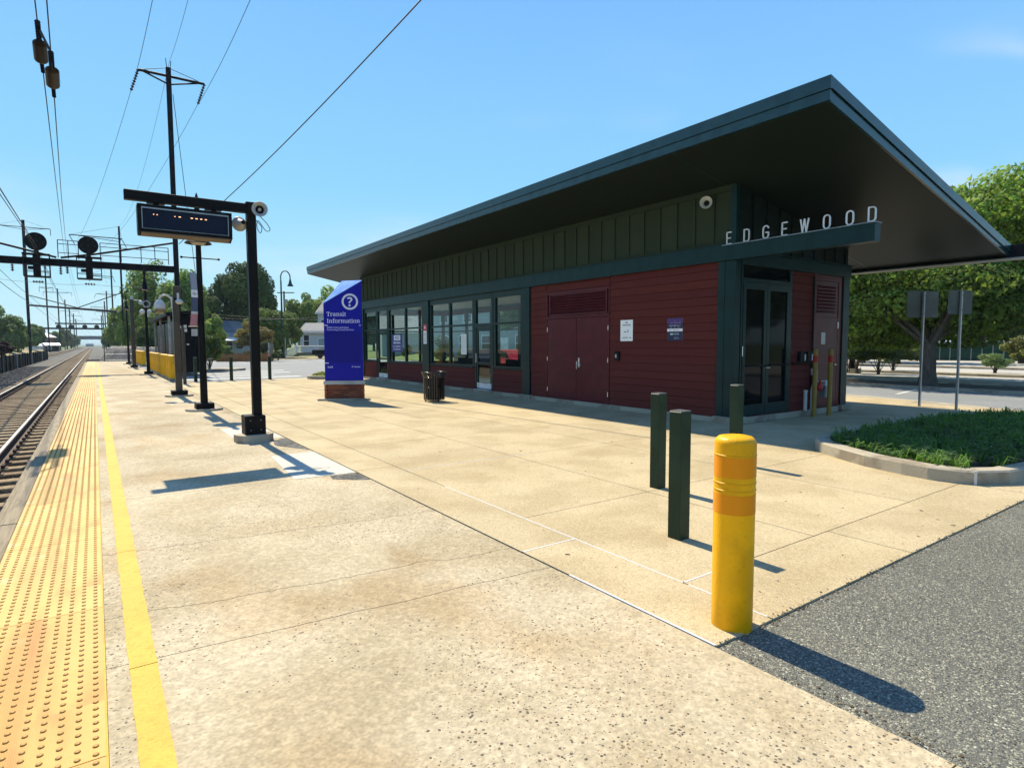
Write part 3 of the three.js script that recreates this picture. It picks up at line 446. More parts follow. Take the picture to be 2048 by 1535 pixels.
  win('pair of windows between the first door and the column', -24.15, -20.82, [-20.87, -22.43, -24.1]);
  win('pair of windows right of the middle column', -20.24, -17.04, [-17.09, -18.72, -20.18]);
  win('window left of the red wall', -15.88, -14.27, [-14.32, -15.8]);
  const glassDoor = (label, a, b) => {
    const f = P('glass_door_frame', bars([[a - 0.1, a, 0.1, 3.25], [b, b + 0.1, 0.1, 3.25], [a, b, 2.15, 2.28], [a, b, 3.06, 3.25]]), M.greenSteel, { label });
    part(f, 'transom_pane', B(XF + 0.036, XF + 0.042, 2.27, 3.07, a - 0.01, b + 0.01), M.glass);
    part(f, 'door_leaf', [B(XF + 0.012, XF + 0.058, 0.13, 0.34, a + 0.006, b - 0.006), B(XF + 0.012, XF + 0.058, 2.03, 2.14, a + 0.006, b - 0.006), B(XF + 0.0125, XF + 0.0575, 0.34, 2.03, a + 0.006, a + 0.095), B(XF + 0.0125, XF + 0.0575, 0.34, 2.03, b - 0.095, b - 0.006), B(XF + 0.013, XF + 0.057, 0.93, 1.0, a + 0.095, b - 0.095)], M.greenSteel);
    part(f, 'door_pane', [B(XF + 0.033, XF + 0.039, 0.33, 0.94, a + 0.09, b - 0.09), B(XF + 0.033, XF + 0.039, 0.99, 2.04, a + 0.09, b - 0.09)], M.glass);
    part(f, 'kick_plate', B(XF + 0.006, XF + 0.0118, 0.15, 0.33, a + 0.03, b - 0.03), M.alu);
    part(f, 'threshold', B(XF - 0.12, XF + 0.1, 0.1, 0.118, a, b), M.alu);
    part(f, 'handle', [rod([XF - 0.04, 1.0, a + 0.06], [XF - 0.04, 1.3, a + 0.06], 0.012), rod([XF - 0.04, 1.02, a + 0.06], [XF + 0.012, 1.02, a + 0.06], 0.009), rod([XF - 0.04, 1.28, a + 0.06], [XF + 0.012, 1.28, a + 0.06], 0.009)], M.chrome);
  };
  glassDoor('narrow glass door near the blue totem', -25.3, -24.28); glassDoor('glass door beside the red wall', -16.93, -15.99);
  // ---- interior of the waiting room, seen through the glass
  P('interior_floor', B(XF + 0.16, XB - 0.16, 0.1, 0.125, ZF + 0.12, -14.06), mat([0.3, 0.28, 0.25], 0.35, { map: T.wear }));
  P('ceiling', B(XF + 0.17, XB - 0.17, 3.3, 3.36, ZF + 0.17, -14.06), M.offwhite);
  P('partition', B(XF + 0.17, XB - 0.17, 0.125, 3.3, -14.1, -14.055), M.offwhite);
  // back wall: low red wall, posts and large panes
  P('back_wall', [B(XB - 0.14, XB, 0.1, 0.75, ZF, -14.06), B(XB - 0.14, XB, 3.05, 3.25, ZF, -14.06)], M.red2);
  { const ws = [-14.06, -16.2, -18.4, -20.5, -22.7, -24.9, -27.28]; const f = P('back_window', [B(XB - 0.1, XB - 0.02, 2.2, 2.26, ZF + 0.12, -14.1), ...ws.map((z) => B(XB - 0.13, XB - 0.011, 0.75, 3.05, z - 0.06, z + 0.06))], M.greenSteel, { label: 'row of windows on the street side' });
    for (let i = 0; i < 6; i++) part(f, 'pane', B(XB - 0.06, XB - 0.054, 0.74, 3.06, ws[i + 1] + 0.05, ws[i] - 0.05), M.glass); }
  // ---- end wall: dark double doors, red service door, utilities
  const dd = P('glass_double_door_frame', [B(10.6, 10.66, 0.1, 3.17, ZN - 0.02, ZN + 0.02), B(12.36, 12.45, 0.1, 3.17, ZN - 0.02, ZN + 0.02), B(10.661, 12.359, 2.85, 2.92, ZN - 0.018, ZN + 0.018), B(10.661, 12.359, 2.74, 2.79, ZN - 0.014, ZN + 0.014)], M.greenSteel);
  part(dd, 'transom_pane', B(10.661, 12.359, 2.92, 3.169, ZN - 0.012, ZN - 0.004), M.glassDark);
  for (const [a, b] of [[10.665, 11.495], [11.51, 12.355]]) {
    part(dd, 'door_leaf', [B(a, a + 0.1, 0.13, 2.84, ZN - 0.012, ZN + 0.03), B(b - 0.1, b, 0.13, 2.84, ZN - 0.012, ZN + 0.03), B(a + 0.1, b - 0.1, 2.7, 2.84, ZN - 0.011, ZN + 0.029), B(a + 0.1, b - 0.1, 0.13, 0.35, ZN - 0.011, ZN + 0.029)], M.greenSteel);
    part(dd, 'door_pane', B(a + 0.1, b - 0.1, 0.35, 2.7, ZN - 0.002, ZN + 0.006), M.glassDark);
    part(dd, 'push_bar', rod([a + 0.08, 1.15, ZN + 0.075], [b - 0.08, 1.15, ZN + 0.075], 0.018), M.dark);
  }
  part(dd, 'handle', [rod([11.44, 1.1, ZN + 0.03], [11.44, 1.1, ZN + 0.09], 0.012), rod([11.44, 1.1, ZN + 0.09], [11.56, 1.1, ZN + 0.09], 0.012)], M.chrome);
  part(dd, 'hinge', cyl(10.655, ZN + 0.035, 1.35, 1.55, 0.012), M.chrome);
  const sd = P('service_door_frame', [B(13.345, 13.4, 0.1, 3.17, ZN - 0.02, ZN + 0.03), B(14.46, 14.62, 0.1, 3.17, ZN - 0.02, ZN + 0.02), B(13.401, 14.459, 3.03, 3.168, ZN - 0.02, ZN + 0.025)], M.redDoor);
  part(sd, 'door_leaf', [B(13.405, 14.455, 0.12, 2.2, ZN - 0.02, ZN + 0.015, 0.003), B(13.405, 14.455, 2.205, 3.025, ZN - 0.02, ZN + 0.008)], M.redDoor);
  part(sd, 'louvre_back', B(13.52, 14.3, 2.3, 2.95, ZN + 0.009, ZN + 0.012), M.redDoor);
  for (let i = 0; i < 8; i++) { const y = 2.31 + i * 0.08; part(sd, 'louvre_blade', prism([[ZN + 0.045, y], [ZN + 0.038, y], [ZN + 0.013, y + 0.05], [ZN + 0.02, y + 0.05]], 'x', 13.52, 14.3), M.redDoor); }
  part(sd, 'notice_plate', B(13.72, 13.9, 1.58, 1.85, ZN + 0.0155, ZN + 0.02), M.galv);
  part(sd, 'handle', rod([14.38, 1.1, ZN + 0.05], [14.28, 1.1, ZN + 0.05], 0.012), M.chrome); part(sd, 'hinge', cyl(14.45, ZN + 0.025, 1.95, 2.1, 0.012), M.chrome);
  P('conduit', [rod([12.5, 1.16, ZN + 0.045], [13.3, 1.16, ZN + 0.045], 0.022), rod([13.31, 1.16, ZN + 0.045], [13.31, 3.1, ZN + 0.045], 0.02), rod([13.31, 0.12, ZN + 0.045], [13.31, 1.16, ZN + 0.045], 0.03)], M.dark);
  for (const x of [12.82, 13.12]) { const b = P('outlet_box', B(x - 0.1, x + 0.1, 1.2, 1.42, ZN + 0.02, ZN + 0.1, 0.012), M.dark); part(b, 'cover', B(x + 0.06, x + 0.09, 1.22, 1.36, ZN + 0.1, ZN + 0.115), M.alu); }
  P('drain_pipe', [cyl(12.98, ZN + 0.09, 0.1, 0.52, 0.04), cyl(12.98, ZN + 0.09, 0.52, 0.56, 0.05)], M.white);
  // ---- roof
  const zA = -4.5, zB = -30.0;
  P('roof_deck', prism([[8.72, topY(8.72) - 0.004], [16.7, topY(16.7) - 0.004], [16.66, soffitY(16.66) + 0.02], [8.76, soffitY(8.76) + 0.02]], 'z', zB + 0.04, zA - 0.04), M.greenSteel);
  P('fascia', [prism([[8.7, 5.41], [8.7, 5.225], [8.74, 5.225], [8.74, 5.402]], 'z', zB, zA)], M.greenFascia || (M.greenFascia = paint([0.012, 0.045, 0.055], 0.32, { specularIntensity: 1 })), { label: 'upper fascia band along the platform side' });
  P('fascia', [prism([[8.725, 5.22], [8.725, 5.075], [8.765, 5.065], [8.765, 5.215]], 'z', zB + 0.02, zA - 0.02)], M.greenFascia);
  for (const [z, s] of [[zA, 1], [zB, -1]]) {
    const band = (t0, t1, in_) => prism([[8.74, topY(8.74) - t0], [16.71, topY(16.71) - t0], [16.71, topY(16.71) - t1], [8.74, topY(8.74) - t1]], 'z', z - s * in_, z - s * (in_ + 0.04));
    P('fascia', band(0, 0.165, 0), M.greenFascia); P('fascia', prism([[8.766, topY(8.766) - 0.185], [16.68, topY(16.68) - 0.17], [16.68, soffitY(16.68) - 0.01], [8.766, soffitY(8.766) - 0.01]], 'z', z - s * 0.025, z - s * 0.065), M.greenFascia);
  }
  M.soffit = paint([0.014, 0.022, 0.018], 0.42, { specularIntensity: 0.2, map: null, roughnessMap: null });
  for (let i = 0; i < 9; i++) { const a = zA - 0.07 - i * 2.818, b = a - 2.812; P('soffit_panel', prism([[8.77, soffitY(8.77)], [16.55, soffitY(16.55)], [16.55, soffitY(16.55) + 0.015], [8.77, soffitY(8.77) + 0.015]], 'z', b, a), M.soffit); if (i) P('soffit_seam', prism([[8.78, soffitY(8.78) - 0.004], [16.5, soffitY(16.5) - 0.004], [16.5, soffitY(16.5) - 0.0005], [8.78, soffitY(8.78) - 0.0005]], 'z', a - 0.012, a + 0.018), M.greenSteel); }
  P('gutter', [prism([[16.56, 3.74], [16.56, 3.46], [16.86, 3.46], [16.86, 3.78]], 'z', zB, -3.3)], M.dark, { label: 'dark box gutter along the low eave' });
  P('gutter_trim', B(16.5, 16.88, 3.435, 3.459, zB, -3.3), M.offwhite);
  // street side posts under the gutter beam, out of sight beyond the frame
  for (const z of [-3.6, -11, -18, -25]) if (z < -20) P('eave_post', B(16.62, 16.78, 0, 3.434, z - 0.08, z + 0.08), M.green);
}
// ---- things fixed on the walls
function scribble(x, x0, y, w, h, seed) { const r = rng(seed); for (let q = x0; q < x0 + w;) { const b = h * (0.18 + 0.2 * r()); if (r() > 0.14) { const t = r() < 0.4 ? 0 : h * 0.3; x.fillRect(q, y + t, b, h - t); if (r() < 0.6) x.fillRect(q, y + h * (0.3 + 0.5 * r()), b * 2, h * 0.2); } q += b * 1.9; } } // print too small to read
{
  const sp = (name, y, z, label) => { const o = thing(name, label, 'loudspeaker', [XF, y, z]); const l = (p, s) => { const g = lathe(p, 0, 0, 0, 24); g.rotateZ(Math.PI / 2); g.rotateY(s); g.translate(XF, y, z); return triUV(g); }; part(o, 'horn', l([[0.05, 0.02], [0.06, 0.1], [0.115, 0.19], [0.125, 0.2], [0.118, 0.205], [0.08, 0.17], [0.055, 0.12]], 0.5), M.white); part(o, 'cone', l([[0.0, 0.15], [0.03, 0.145], [0.055, 0.12]], 0.5), M.dark); part(o, 'bracket', rod([XF, y, z], [XF - 0.06, y, z + 0.03], 0.03), M.white); return o; };
  sp('wall_speaker', 4.455, -7.84, 'round white loudspeaker high on the green frieze above the station name');
  sp('wall_speaker', 4.42, -27.1, 'small white loudspeaker at the far end of the green frieze above the blue totem');
  const flat = (name, label, cat, z0, z1, y0, y1, texture, x = XF - 0.024, t = 0.004) => { // a printed plate on the front wall
    const o = thing(name, label, cat, [x, (y0 + y1) / 2, (z0 + z1) / 2]); part(o, 'plate', B(x, x + t, y0, y1, z0, z1), M.white);
    const g = new THREE.PlaneGeometry(z1 - z0, y1 - y0); g.rotateY(-Math.PI / 2); g.translate(x - 0.0015, (y0 + y1) / 2, (z0 + z1) / 2); part(o, 'print', clean(g), mat([1, 1, 1], 0.5, { map: texture })); return o;
  };
  flat('no_smoking_sign', 'white no smoking sign on the red wall beside the double door', 'sign', -10.25, -9.85, 1.67, 2.17, print(320, 400, (x, w, h) => {
    x.fillStyle = '#f3f5f2'; x.fillRect(0, 0, w, h); x.fillStyle = '#3b4650'; x.textAlign = 'center'; x.font = 'bold 46px sans-serif'; x.fillText('NO', w / 2, 66); x.fillText('SMOKING', w / 2, 112);
    x.fillRect(92, 216, 62, 16); x.lineWidth = 6; x.strokeStyle = '#3b4650'; x.beginPath(); x.moveTo(190, 232); x.lineTo(176, 178); x.moveTo(206, 232); x.quadraticCurveTo(218, 200, 204, 172); x.moveTo(176, 205); x.lineTo(212, 226); x.moveTo(212, 205); x.lineTo(178, 230); x.stroke(); scribble(x, 40, 322, 240, 26, 31);
  }));
  flat('transit_notice', 'dark blue notice with a white band on the red wall near the corner', 'sign', -8.82, -8.4, 1.67, 2.16, print(320, 380, (x, w, h) => {
    x.fillStyle = '#151a45'; x.fillRect(0, 0, w, h); x.fillStyle = '#4a2a6c'; x.fillRect(0, 0, w, 92); x.fillStyle = '#9a80b8'; x.beginPath(); x.moveTo(150, 40); x.lineTo(170, 40); x.lineTo(160, 58); x.fill(); scribble(x, 50, 66, 220, 20, 3);
    x.fillStyle = '#dfe6ee'; for (const [k, q] of [[46, 66], [128, 60], [206, 62]]) { scribble(x, k, 112, q, 18, k); scribble(x, k + 14, 146, q * 0.5, 14, k + 1); }
    x.fillStyle = '#f5f2f2'; x.fillRect(0, 176, w, 46); x.fillStyle = '#a06a78'; scribble(x, 46, 190, 220, 20, 9); x.fillStyle = '#cfe6dd'; x.fillRect(64, 256, 60, 22); x.strokeStyle = '#8fa6b8'; x.lineWidth = 4; x.strokeRect(136, 246, 110, 36); scribble(x, 142, 258, 96, 14, 12); x.fillStyle = '#c9cdd4'; scribble(x, 148, 318, 90, 10, 14); scribble(x, 148, 336, 100, 12, 15);
  }));
  { const o = thing('card_reader', 'small dark card reader with a white button beside the red door', 'card reader', [XF - 0.05, 1.3, -10.33]); part(o, 'case', B(XF - 0.075, XF - 0.015, 1.2, 1.42, -10.41, -10.26, 0.01), M.dark); part(o, 'button', B(XF - 0.082, XF - 0.0755, 1.27, 1.35, -10.37, -10.325), M.white); }
  flat('window_notice', 'white paper notice taped inside the window beside the glass door', 'notice', -17.97, -17.6, 1.25, 1.95, print(160, 300, (x, w, h) => { x.fillStyle = '#dfe9e6'; x.fillRect(0, 0, w, h); x.fillStyle = '#9aa8a6'; for (let i = 0; i < 12; i++) x.fillRect(16, 24 + i * 22, 90 + ((i * 37) % 40), 5); }), XF + 0.029, 0.002);
  flat('open_hours_sign', 'dark blue square sign with white print inside the window', 'sign', -23.85, -22.78, 1.28, 2.02, print(300, 320, (x, w, h) => { x.fillStyle = '#242f78'; x.fillRect(0, 0, w, h); x.fillStyle = '#dfe6f2'; x.fillRect(62, 16, 176, 92); x.fillStyle = '#1c2438'; x.font = 'bold italic 50px sans-serif'; x.textAlign = 'center'; x.fillText('MARC', w / 2, 66); x.fillRect(84, 78, 130, 10); x.fillStyle = '#e8ecf6'; scribble(x, 52, 132, 190, 36, 21); scribble(x, 40, 204, 220, 26, 22); scribble(x, 44, 254, 210, 26, 23); }), XF + 0.029, 0.002);
  flat('emergency_notice', 'narrow red and white notice on the green column between the windows', 'notice', -20.66, -20.4, 1.62, 2.36, print(120, 330, (x, w, h) => { x.fillStyle = '#f0efee'; x.fillRect(0, 0, w, h); x.fillStyle = '#c8324a'; x.fillRect(0, 0, w, 112); x.fillStyle = '#f3d9dd'; x.beginPath(); x.arc(60, 52, 24, 0, 7); x.fill(); x.fillStyle = '#5a5a5c'; for (let i = 0; i < 9; i++) x.fillRect(14, 138 + i * 20, 88 - ((i * 31) % 30), 7); }), XF - 0.068, 0.005);
  { // gas meter with pipes on the end wall
    const o = thing('gas_meter', 'grey gas meter with red regulator and pipes against the end wall', 'gas meter', [13.35, 0, ZN + 0.25]);
    part(o, 'pipe', [tube([[13.02, 0.1, ZN + 0.2], [13.02, 0.55, ZN + 0.2], [13.05, 0.7, ZN + 0.22], [13.1, 0.75, ZN + 0.22], [13.2, 0.75, ZN + 0.22]], 0.025), rod([13.2, 0.75, ZN + 0.22], [13.62, 0.75, ZN + 0.22], 0.022), rod([13.2, 0.75, ZN + 0.22], [13.2, 1.0, ZN + 0.22], 0.02), rod([13.62, 0.75, ZN + 0.22], [13.62, 0.5, ZN + 0.22], 0.022)], M.galv);
    part(o, 'regulator', [sph(13.3, 0.62, ZN + 0.24, 0.09, 1, 1, 0.6), cyl(13.3, ZN + 0.24, 0.66, 0.78, 0.03)], paint([0.5, 0.03, 0.04], 0.4));
    part(o, 'meter_body', [B(13.46, 13.68, 0.38, 0.62, ZN + 0.13, ZN + 0.3, 0.03)], M.galv); part(o, 'dial', B(13.5, 13.64, 0.64, 0.75, ZN + 0.16, ZN + 0.27, 0.02), M.white); part(o, 'index_cap', B(13.7, 13.78, 0.66, 0.75, ZN + 0.18, ZN + 0.26, 0.02), M.offwhite);
    part(o, 'valve', [rod([13.02, 0.9, ZN + 0.2], [13.02, 1.05, ZN + 0.2], 0.025), rod([12.96, 1.0, ZN + 0.2], [13.12, 1.0, ZN + 0.2], 0.012)], M.galv);
  }
  { // ticket machine inside the waiting room
    const o = thing('ticket_machine', 'dark blue ticket machine standing inside behind the right window', 'ticket machine', [11.35, 0.125, -14.75]);
    part(o, 'cabinet', prism([[11.1, 0.125], [11.8, 0.125], [11.8, 1.75], [11.45, 1.75], [11.1, 1.05]], 'z', -15.3, -14.3), paint([0.03, 0.05, 0.12], 0.35)); part(o, 'display_screen', prism([[11.14, 1.12], [11.42, 1.68], [11.417, 1.69], [11.13, 1.122]], 'z', -15.1, -14.5), M.glassDark);
  }
  for (const [z, l] of [[-22.4, 'dark metal bench inside the waiting room behind the paired windows'], [-18.6, 'dark metal bench inside the waiting room behind the middle windows']]) {
    const o = thing('waiting_bench', l, 'bench', [13.2, 0.125, z]); part(o, 'seat', B(12.95, 13.4, 0.55, 0.58, z - 0.9, z + 0.9), M.dark); part(o, 'backrest', B(13.38, 13.41, 0.65, 1.0, z - 0.9, z + 0.9), M.dark); for (const s of [-0.8, 0.8]) part(o, 'leg', B(13.0, 13.36, 0.125, 0.55, z + s - 0.03, z + s + 0.03), M.dark);
  }
}

// ---------------------------------------------------------------- bollards
const yb = (() => {
  const x = 2.95, z = -2.0, o = thing('yellow_bollard', 'large bright yellow bollard with orange reflective bands at the asphalt corner', 'bollard', [x, 0, z]);
  const s = 0.113; M.sleeve = mat([0.95, 0.455, 0.001], 0.42, { phys: true, specularIntensity: 0.5, map: T.wear, bumpMap: T.fine, bumpScale: 0.0012 }); M.tape = mat([0.85, 0.285, 0.003], 0.35, { phys: true, specularIntensity: 0.5, map: tex(256, 0.25, (u, v) => { const a = Math.abs(((u * 16 + (Math.floor(v * 16) % 2) * 0.5) % 1) - 0.5), b = Math.abs((v * 16) % 1 - 0.5); return 0.88 + 0.12 * (a + b < 0.5 ? 1 : 0.4) * (0.8 + 0.3 * vn(u * 12, v * 3, 12, 5)); }) });
  part(o, 'sleeve', cylUV(lathe([[0, -0.06], [s, -0.06], [s, 0.5], [s, 1.058], [s - 0.006, 1.078], [s - 0.022, 1.092], [s - 0.05, 1.098], [0, 1.101]], x, 0, z, 48), x, z, s), M.sleeve);
  for (const y of [0.797, 0.838, 0.994]) part(o, 'raised_ring', lathe([[s - 0.002, y - 0.005], [s + 0.0026, y - 0.003], [s + 0.0032, y], [s + 0.0026, y + 0.003], [s - 0.002, y + 0.005]], x, 0, z, 48), M.sleeve);
  for (const [a, b] of [[0.665, 0.775], [0.872, 0.985]]) part(o, 'reflective_band', cylUV(cyl(x, z, a, b, s + 0.0015, s + 0.0015, 48), x, z, s), M.tape);
  return o;
})();
{
  const mk = (x, z, label) => { const o = thing('green_bollard', label, 'bollard', [x, 0, z], { group: 'square green bollards' }), w = 0.064; part(o, 'post', B(x - w, x + w, -0.05, 1.062, z - w, z + w, 0.006), M.bollard); part(o, 'cap', B(x - w + 0.004, x + w - 0.004, 1.062, 1.068, z - w + 0.004, z + w - 0.004), M.steel); return o; };
  const g = mk(3.925, -3.18, 'square green bollard nearest the big yellow bollard');
  copy(g, [5.12, 0, -4.45], 'square green bollard left of the nearest green one, before the red wall');
  copy(g, [6.97, 0, -4.72], 'square green bollard behind the yellow bollard, before the dark doors');
  copy(g, [5.0, 0, -29.2], 'square dark green bollard at the far plaza edge left of the sign post'); copy(g, [6.58, 0, -29.0].map((q, i) => i === 2 ? -28.9 : q), 'square dark green bollard at the far plaza edge right of the sign post'); copy(g, [3.55, 0, -29.1], 'square dark green bollard half hidden behind the banner lamp post');
}
{ // thin yellow pipes guarding the gas meter
  const mk = (x, z, h, label) => { const o = thing('pipe_bollard', label, 'bollard', [x, 0, z], { group: 'thin yellow pipe bollards by the gas meter' }); part(o, 'pipe', [cyl(x, z, 0, h, 0.048, 0.048, 16), sph(x, h, z, 0.048, 1, 0.4, 1, 12, 6)], paint([0.3, 0.19, 0.04], 0.6)); part(o, 'red_band', cyl(x, z, h - 0.28, h - 0.13, 0.0495, 0.0495, 16), paint([0.45, 0.03, 0.02], 0.6)); };
  mk(12.83, -6.78, 1.47, 'left of the two thin yellow pipe bollards before the gas meter'); mk(13.36, -6.72, 1.46, 'right of the two thin yellow pipe bollards before the gas meter');
}
{ // rows of yellow bollards along the platform
  const mk = (x, z) => { const o = thing('yellow_guard_post', 'yellow guard post in the close row along the platform edge of the lot', 'bollard', [x, 0, z], { group: 'yellow guard posts in a close row' }); part(o, 'sleeve', lathe([[0.19, -0.2], [0.19, 1.03], [0.175, 1.09], [0.12, 1.12], [0, 1.13]], x, 0, z, 20), paint([0.85, 0.42, 0.004], 0.5)); part(o, 'base_ring', cyl(x, z, -0.15, 0.03, 0.22, 0.22, 16), M.kerb); return o; };
  const g = mk(2.98, -32.1), r = rng(4), nth = ['nearest', 'second', 'third', 'fourth', 'fifth', 'sixth', 'seventh', 'eighth', 'ninth', 'tenth', 'farthest'];
  g.userData.label = 'nearest yellow guard post of the long row beside the camera mast';
  for (let i = 1; i < 11; i++) copy(g, [2.98 + 0.012 * i + 0.02 * r(), 0, -32.1 - i * 1.5], nth[i] + ' yellow guard post of the long row, counted from the camera mast'); for (let i = 0; i < 6; i++) copy(g, [3.14, 0, -56 - i * 1.9], (i < 5 ? nth[i] : 'farthest') + ' yellow guard post of the short row beyond the shelter');
}
// ---------------------------------------------------------------- display sign on its gantry
{
  const x = 2.195, z = -10.62, o = thing('display_gantry', 'black post and arm carrying the electronic display over the platform', 'sign post', [x, 0, z]);
  part(o, 'post', B(x - 0.07, x + 0.07, 0.4, 3.93, z - 0.07, z + 0.07, 0.01), M.black); part(o, 'post_cap', B(x - 0.078, x + 0.078, 3.93, 3.945, z - 0.078, z + 0.078, 0.005), M.black);
  part(o, 'base_box', B(1.975, 2.3, 0.11, 0.44, z - 0.17, z + 0.15, 0.012), M.black); for (const [a, b] of [[2.06, 0.36], [2.22, 0.36], [2.06, 0.2], [2.22, 0.2]]) part(o, 'bolt', rod([a, b, z + 0.15], [a, b, z + 0.158], 0.008), M.steel);
  part(o, 'footing', (() => { const pts = [[-0.3, -0.1]]; for (let i = 0; i <= 20; i++) { const a = Math.PI * i / 20; pts.push([-0.3 * Math.cos(a), 0.02 + 0.26 * Math.sin(a)]); } pts.push([0.3, -0.1]); return prism(pts.map(([a, b]) => [2.137 + a, z + b]), 'y', -0.02, 0.125); })(), M.kerb);
  part(o, 'arm', B(0.442, x - 0.071, 3.77, 3.915, z - 0.06, z + 0.06, 0.008), M.black);
  for (const a of [0.85, 1.64]) part(o, 'hanger', [B(a - 0.12, a + 0.12, 3.755, 3.769, z - 0.07, z + 0.07), B(a - 0.035, a + 0.035, 3.7, 3.755, z - 0.04, z + 0.04)], M.black);
  const s = thing('train_display', 'black electronic train display hanging from the gantry arm', 'display board', [1.24, 3.255, z]);
  const x0 = 0.598, x1 = 1.886, y0 = 3.258, y1 = 3.715, zf = z + 0.13;
  part(s, 'case', prism([[z - 0.15, y0 + 0.06], [z - 0.15, y1], [zf - 0.03, y1], [zf - 0.03, y1 - 0.03], [zf - 0.03, y0 + 0.05], [z - 0.03, y0]], 'x', x0, x1), M.black);
  part(s, 'bezel', [B(x0, x1, y1 - 0.04, y1, zf - 0.029, zf, 0.004), B(x0, x1, y0 + 0.045, y0 + 0.09, zf - 0.029, zf, 0.004), B(x0, x0 + 0.055, y0 + 0.1, y1 - 0.055, zf - 0.029, zf - 0.001), B(x1 - 0.055, x1, y0 + 0.1, y1 - 0.055, zf - 0.029, zf - 0.001)], M.black);
  part(s, 'bezel_trim', [B(x0 + 0.05, x1 - 0.05, y1 - 0.066, y1 - 0.046, zf - 0.02, zf + 0.004), B(x0 + 0.05, x1 - 0.05, y0 + 0.094, y0 + 0.1, zf - 0.02, zf + 0.003), B(x0 + 0.052, x0 + 0.062, y0 + 0.1, y1 - 0.066, zf - 0.02, zf + 0.003), B(x1 - 0.062, x1 - 0.052, y0 + 0.1, y1 - 0.066, zf - 0.02, zf + 0.003)], M.steel);
  const scr = part(s, 'display_screen', B(x0 + 0.055, x1 - 0.055, y0 + 0.1, y1 - 0.055, zf - 0.028, zf - 0.012), mat([0.006, 0.012, 0.03], 0.5, { phys: true, specularIntensity: 0.3 }));
  part(s, 'hood', prism([[z - 0.02, y0 - 0.004], [zf + 0.02, y0 + 0.03], [zf + 0.02, y0 + 0.044], [z - 0.02, y0 + 0.008]], 'x', x0 + 0.04, x1 - 0.04), paint([0.12, 0.085, 0.055], 0.6));
  const led = mat([0.02, 0.01, 0.01], 0.5); led.emissive.setRGB(1, 0.5, 0.24); led.emissiveIntensity = 1.5; M.led = led;
  for (const [a, w] of [[0.80, 0.012], [0.845, 0.012], [1.08, 0.012], [1.135, 0.03], [1.3, 0.03], [1.365, 0.03], [1.43, 0.03], [1.495, 0.03]]) part(scr, 'led_light', B(a, a + w, 3.565, 3.577, zf - 0.0118, zf - 0.009), led);
  const ls = (px, py, pz, turn, label, tilt = 0) => { const h = thing('horn_speaker', label, 'loudspeaker', [px, py, pz]); const l = (p) => { const g = lathe(p, 0, 0, 0, 28); g.rotateX(Math.PI / 2); g.rotateX(tilt); g.rotateY(turn); g.translate(px, py, pz); return triUV(g); }; part(h, 'horn', l([[0.035, -0.1], [0.05, -0.02], [0.075, 0.05], [0.115, 0.08], [0.122, 0.09], [0.112, 0.094], [0.07, 0.06], [0.05, 0.0]]), M.offwhite); part(h, 'throat', l([[0, 0.0], [0.05, 0.005], [0.07, 0.058]]), M.dark); part(h, 'centre_cap', l([[0, 0.088], [0.022, 0.082], [0.03, 0.03], [0.03, 0.0]]), M.offwhite); part(h, 'bracket', rod([px, py, pz - 0.02], [2.2, py, z], 0.014), M.steel); return h; };
  ls(2.305, 3.812, z + 0.15, -0.2, 'grey horn loudspeaker on the front of the black gantry post');
  ls(2.07, 3.62, z - 0.12, 3.3, 'grey horn loudspeaker behind the gantry post under the arm');
  single('speaker_cable', [tube([[2.31, 3.73, z + 0.1], [2.42, 3.62, z + 0.1], [2.47, 3.52, z + 0.1], [2.4, 3.5, z + 0.1], [2.3, 3.66, z + 0.05], [2.28, 3.55, z + 0.04], [2.33, 3.46, z + 0.04], [2.35, 3.56, z + 0.05], [2.27, 3.68, z]], 0.006, 6, 60)], M.wire, 'thin loop of black cable hanging beside the gantry speaker', 'cable');
}
// ---------------------------------------------------------------- platform lamp posts
function lampPost(x, z, h, label, extras) { // tapered black post with bell shade and finial
  const o = thing('lamp_post', label, 'lamp post', [x, 0, z]);
  const f = prism(Array.from({ length: 20 }, (_, i) => [x + 0.42 * Math.cos(i / 20 * 6.283), z + 0.36 * Math.sin(i / 20 * 6.283)]), 'y', -0.02, 0.05); part(o, 'footing', f, M.kerb);
  part(o, 'base_plate', B(x - 0.2, x + 0.2, 0.05, 0.19, z - 0.2, z + 0.2, 0.015), M.black);
  part(o, 'pole', cyl(x, z, 0.19, h, 0.085, 0.06, 16), M.black);
  const sh = part(o, 'lamp_shade', lathe([[0.06, h + 0.62], [0.08, h + 0.4], [0.13, h + 0.2], [0.2, h + 0.1], [0.29, h + 0.02], [0.3, h], [0.285, h + 0.005], [0.18, h + 0.09], [0.06, h + 0.12]], x, 0, z, 28), M.black);
  part(sh, 'lamp_glass', lathe([[0, h - 0.05], [0.1, h - 0.04], [0.17, h + 0.02], [0.19, h + 0.06]], x, 0, z, 20), M.offwhite);
  part(o, 'finial', lathe([[0.03, h + 0.6], [0.05, h + 0.66], [0.035, h + 0.74], [0.075, h + 0.9], [0.055, h + 1.05], [0.012, h + 1.2], [0, h + 1.22]], x, 0, z, 16), M.black);
  return o;
}
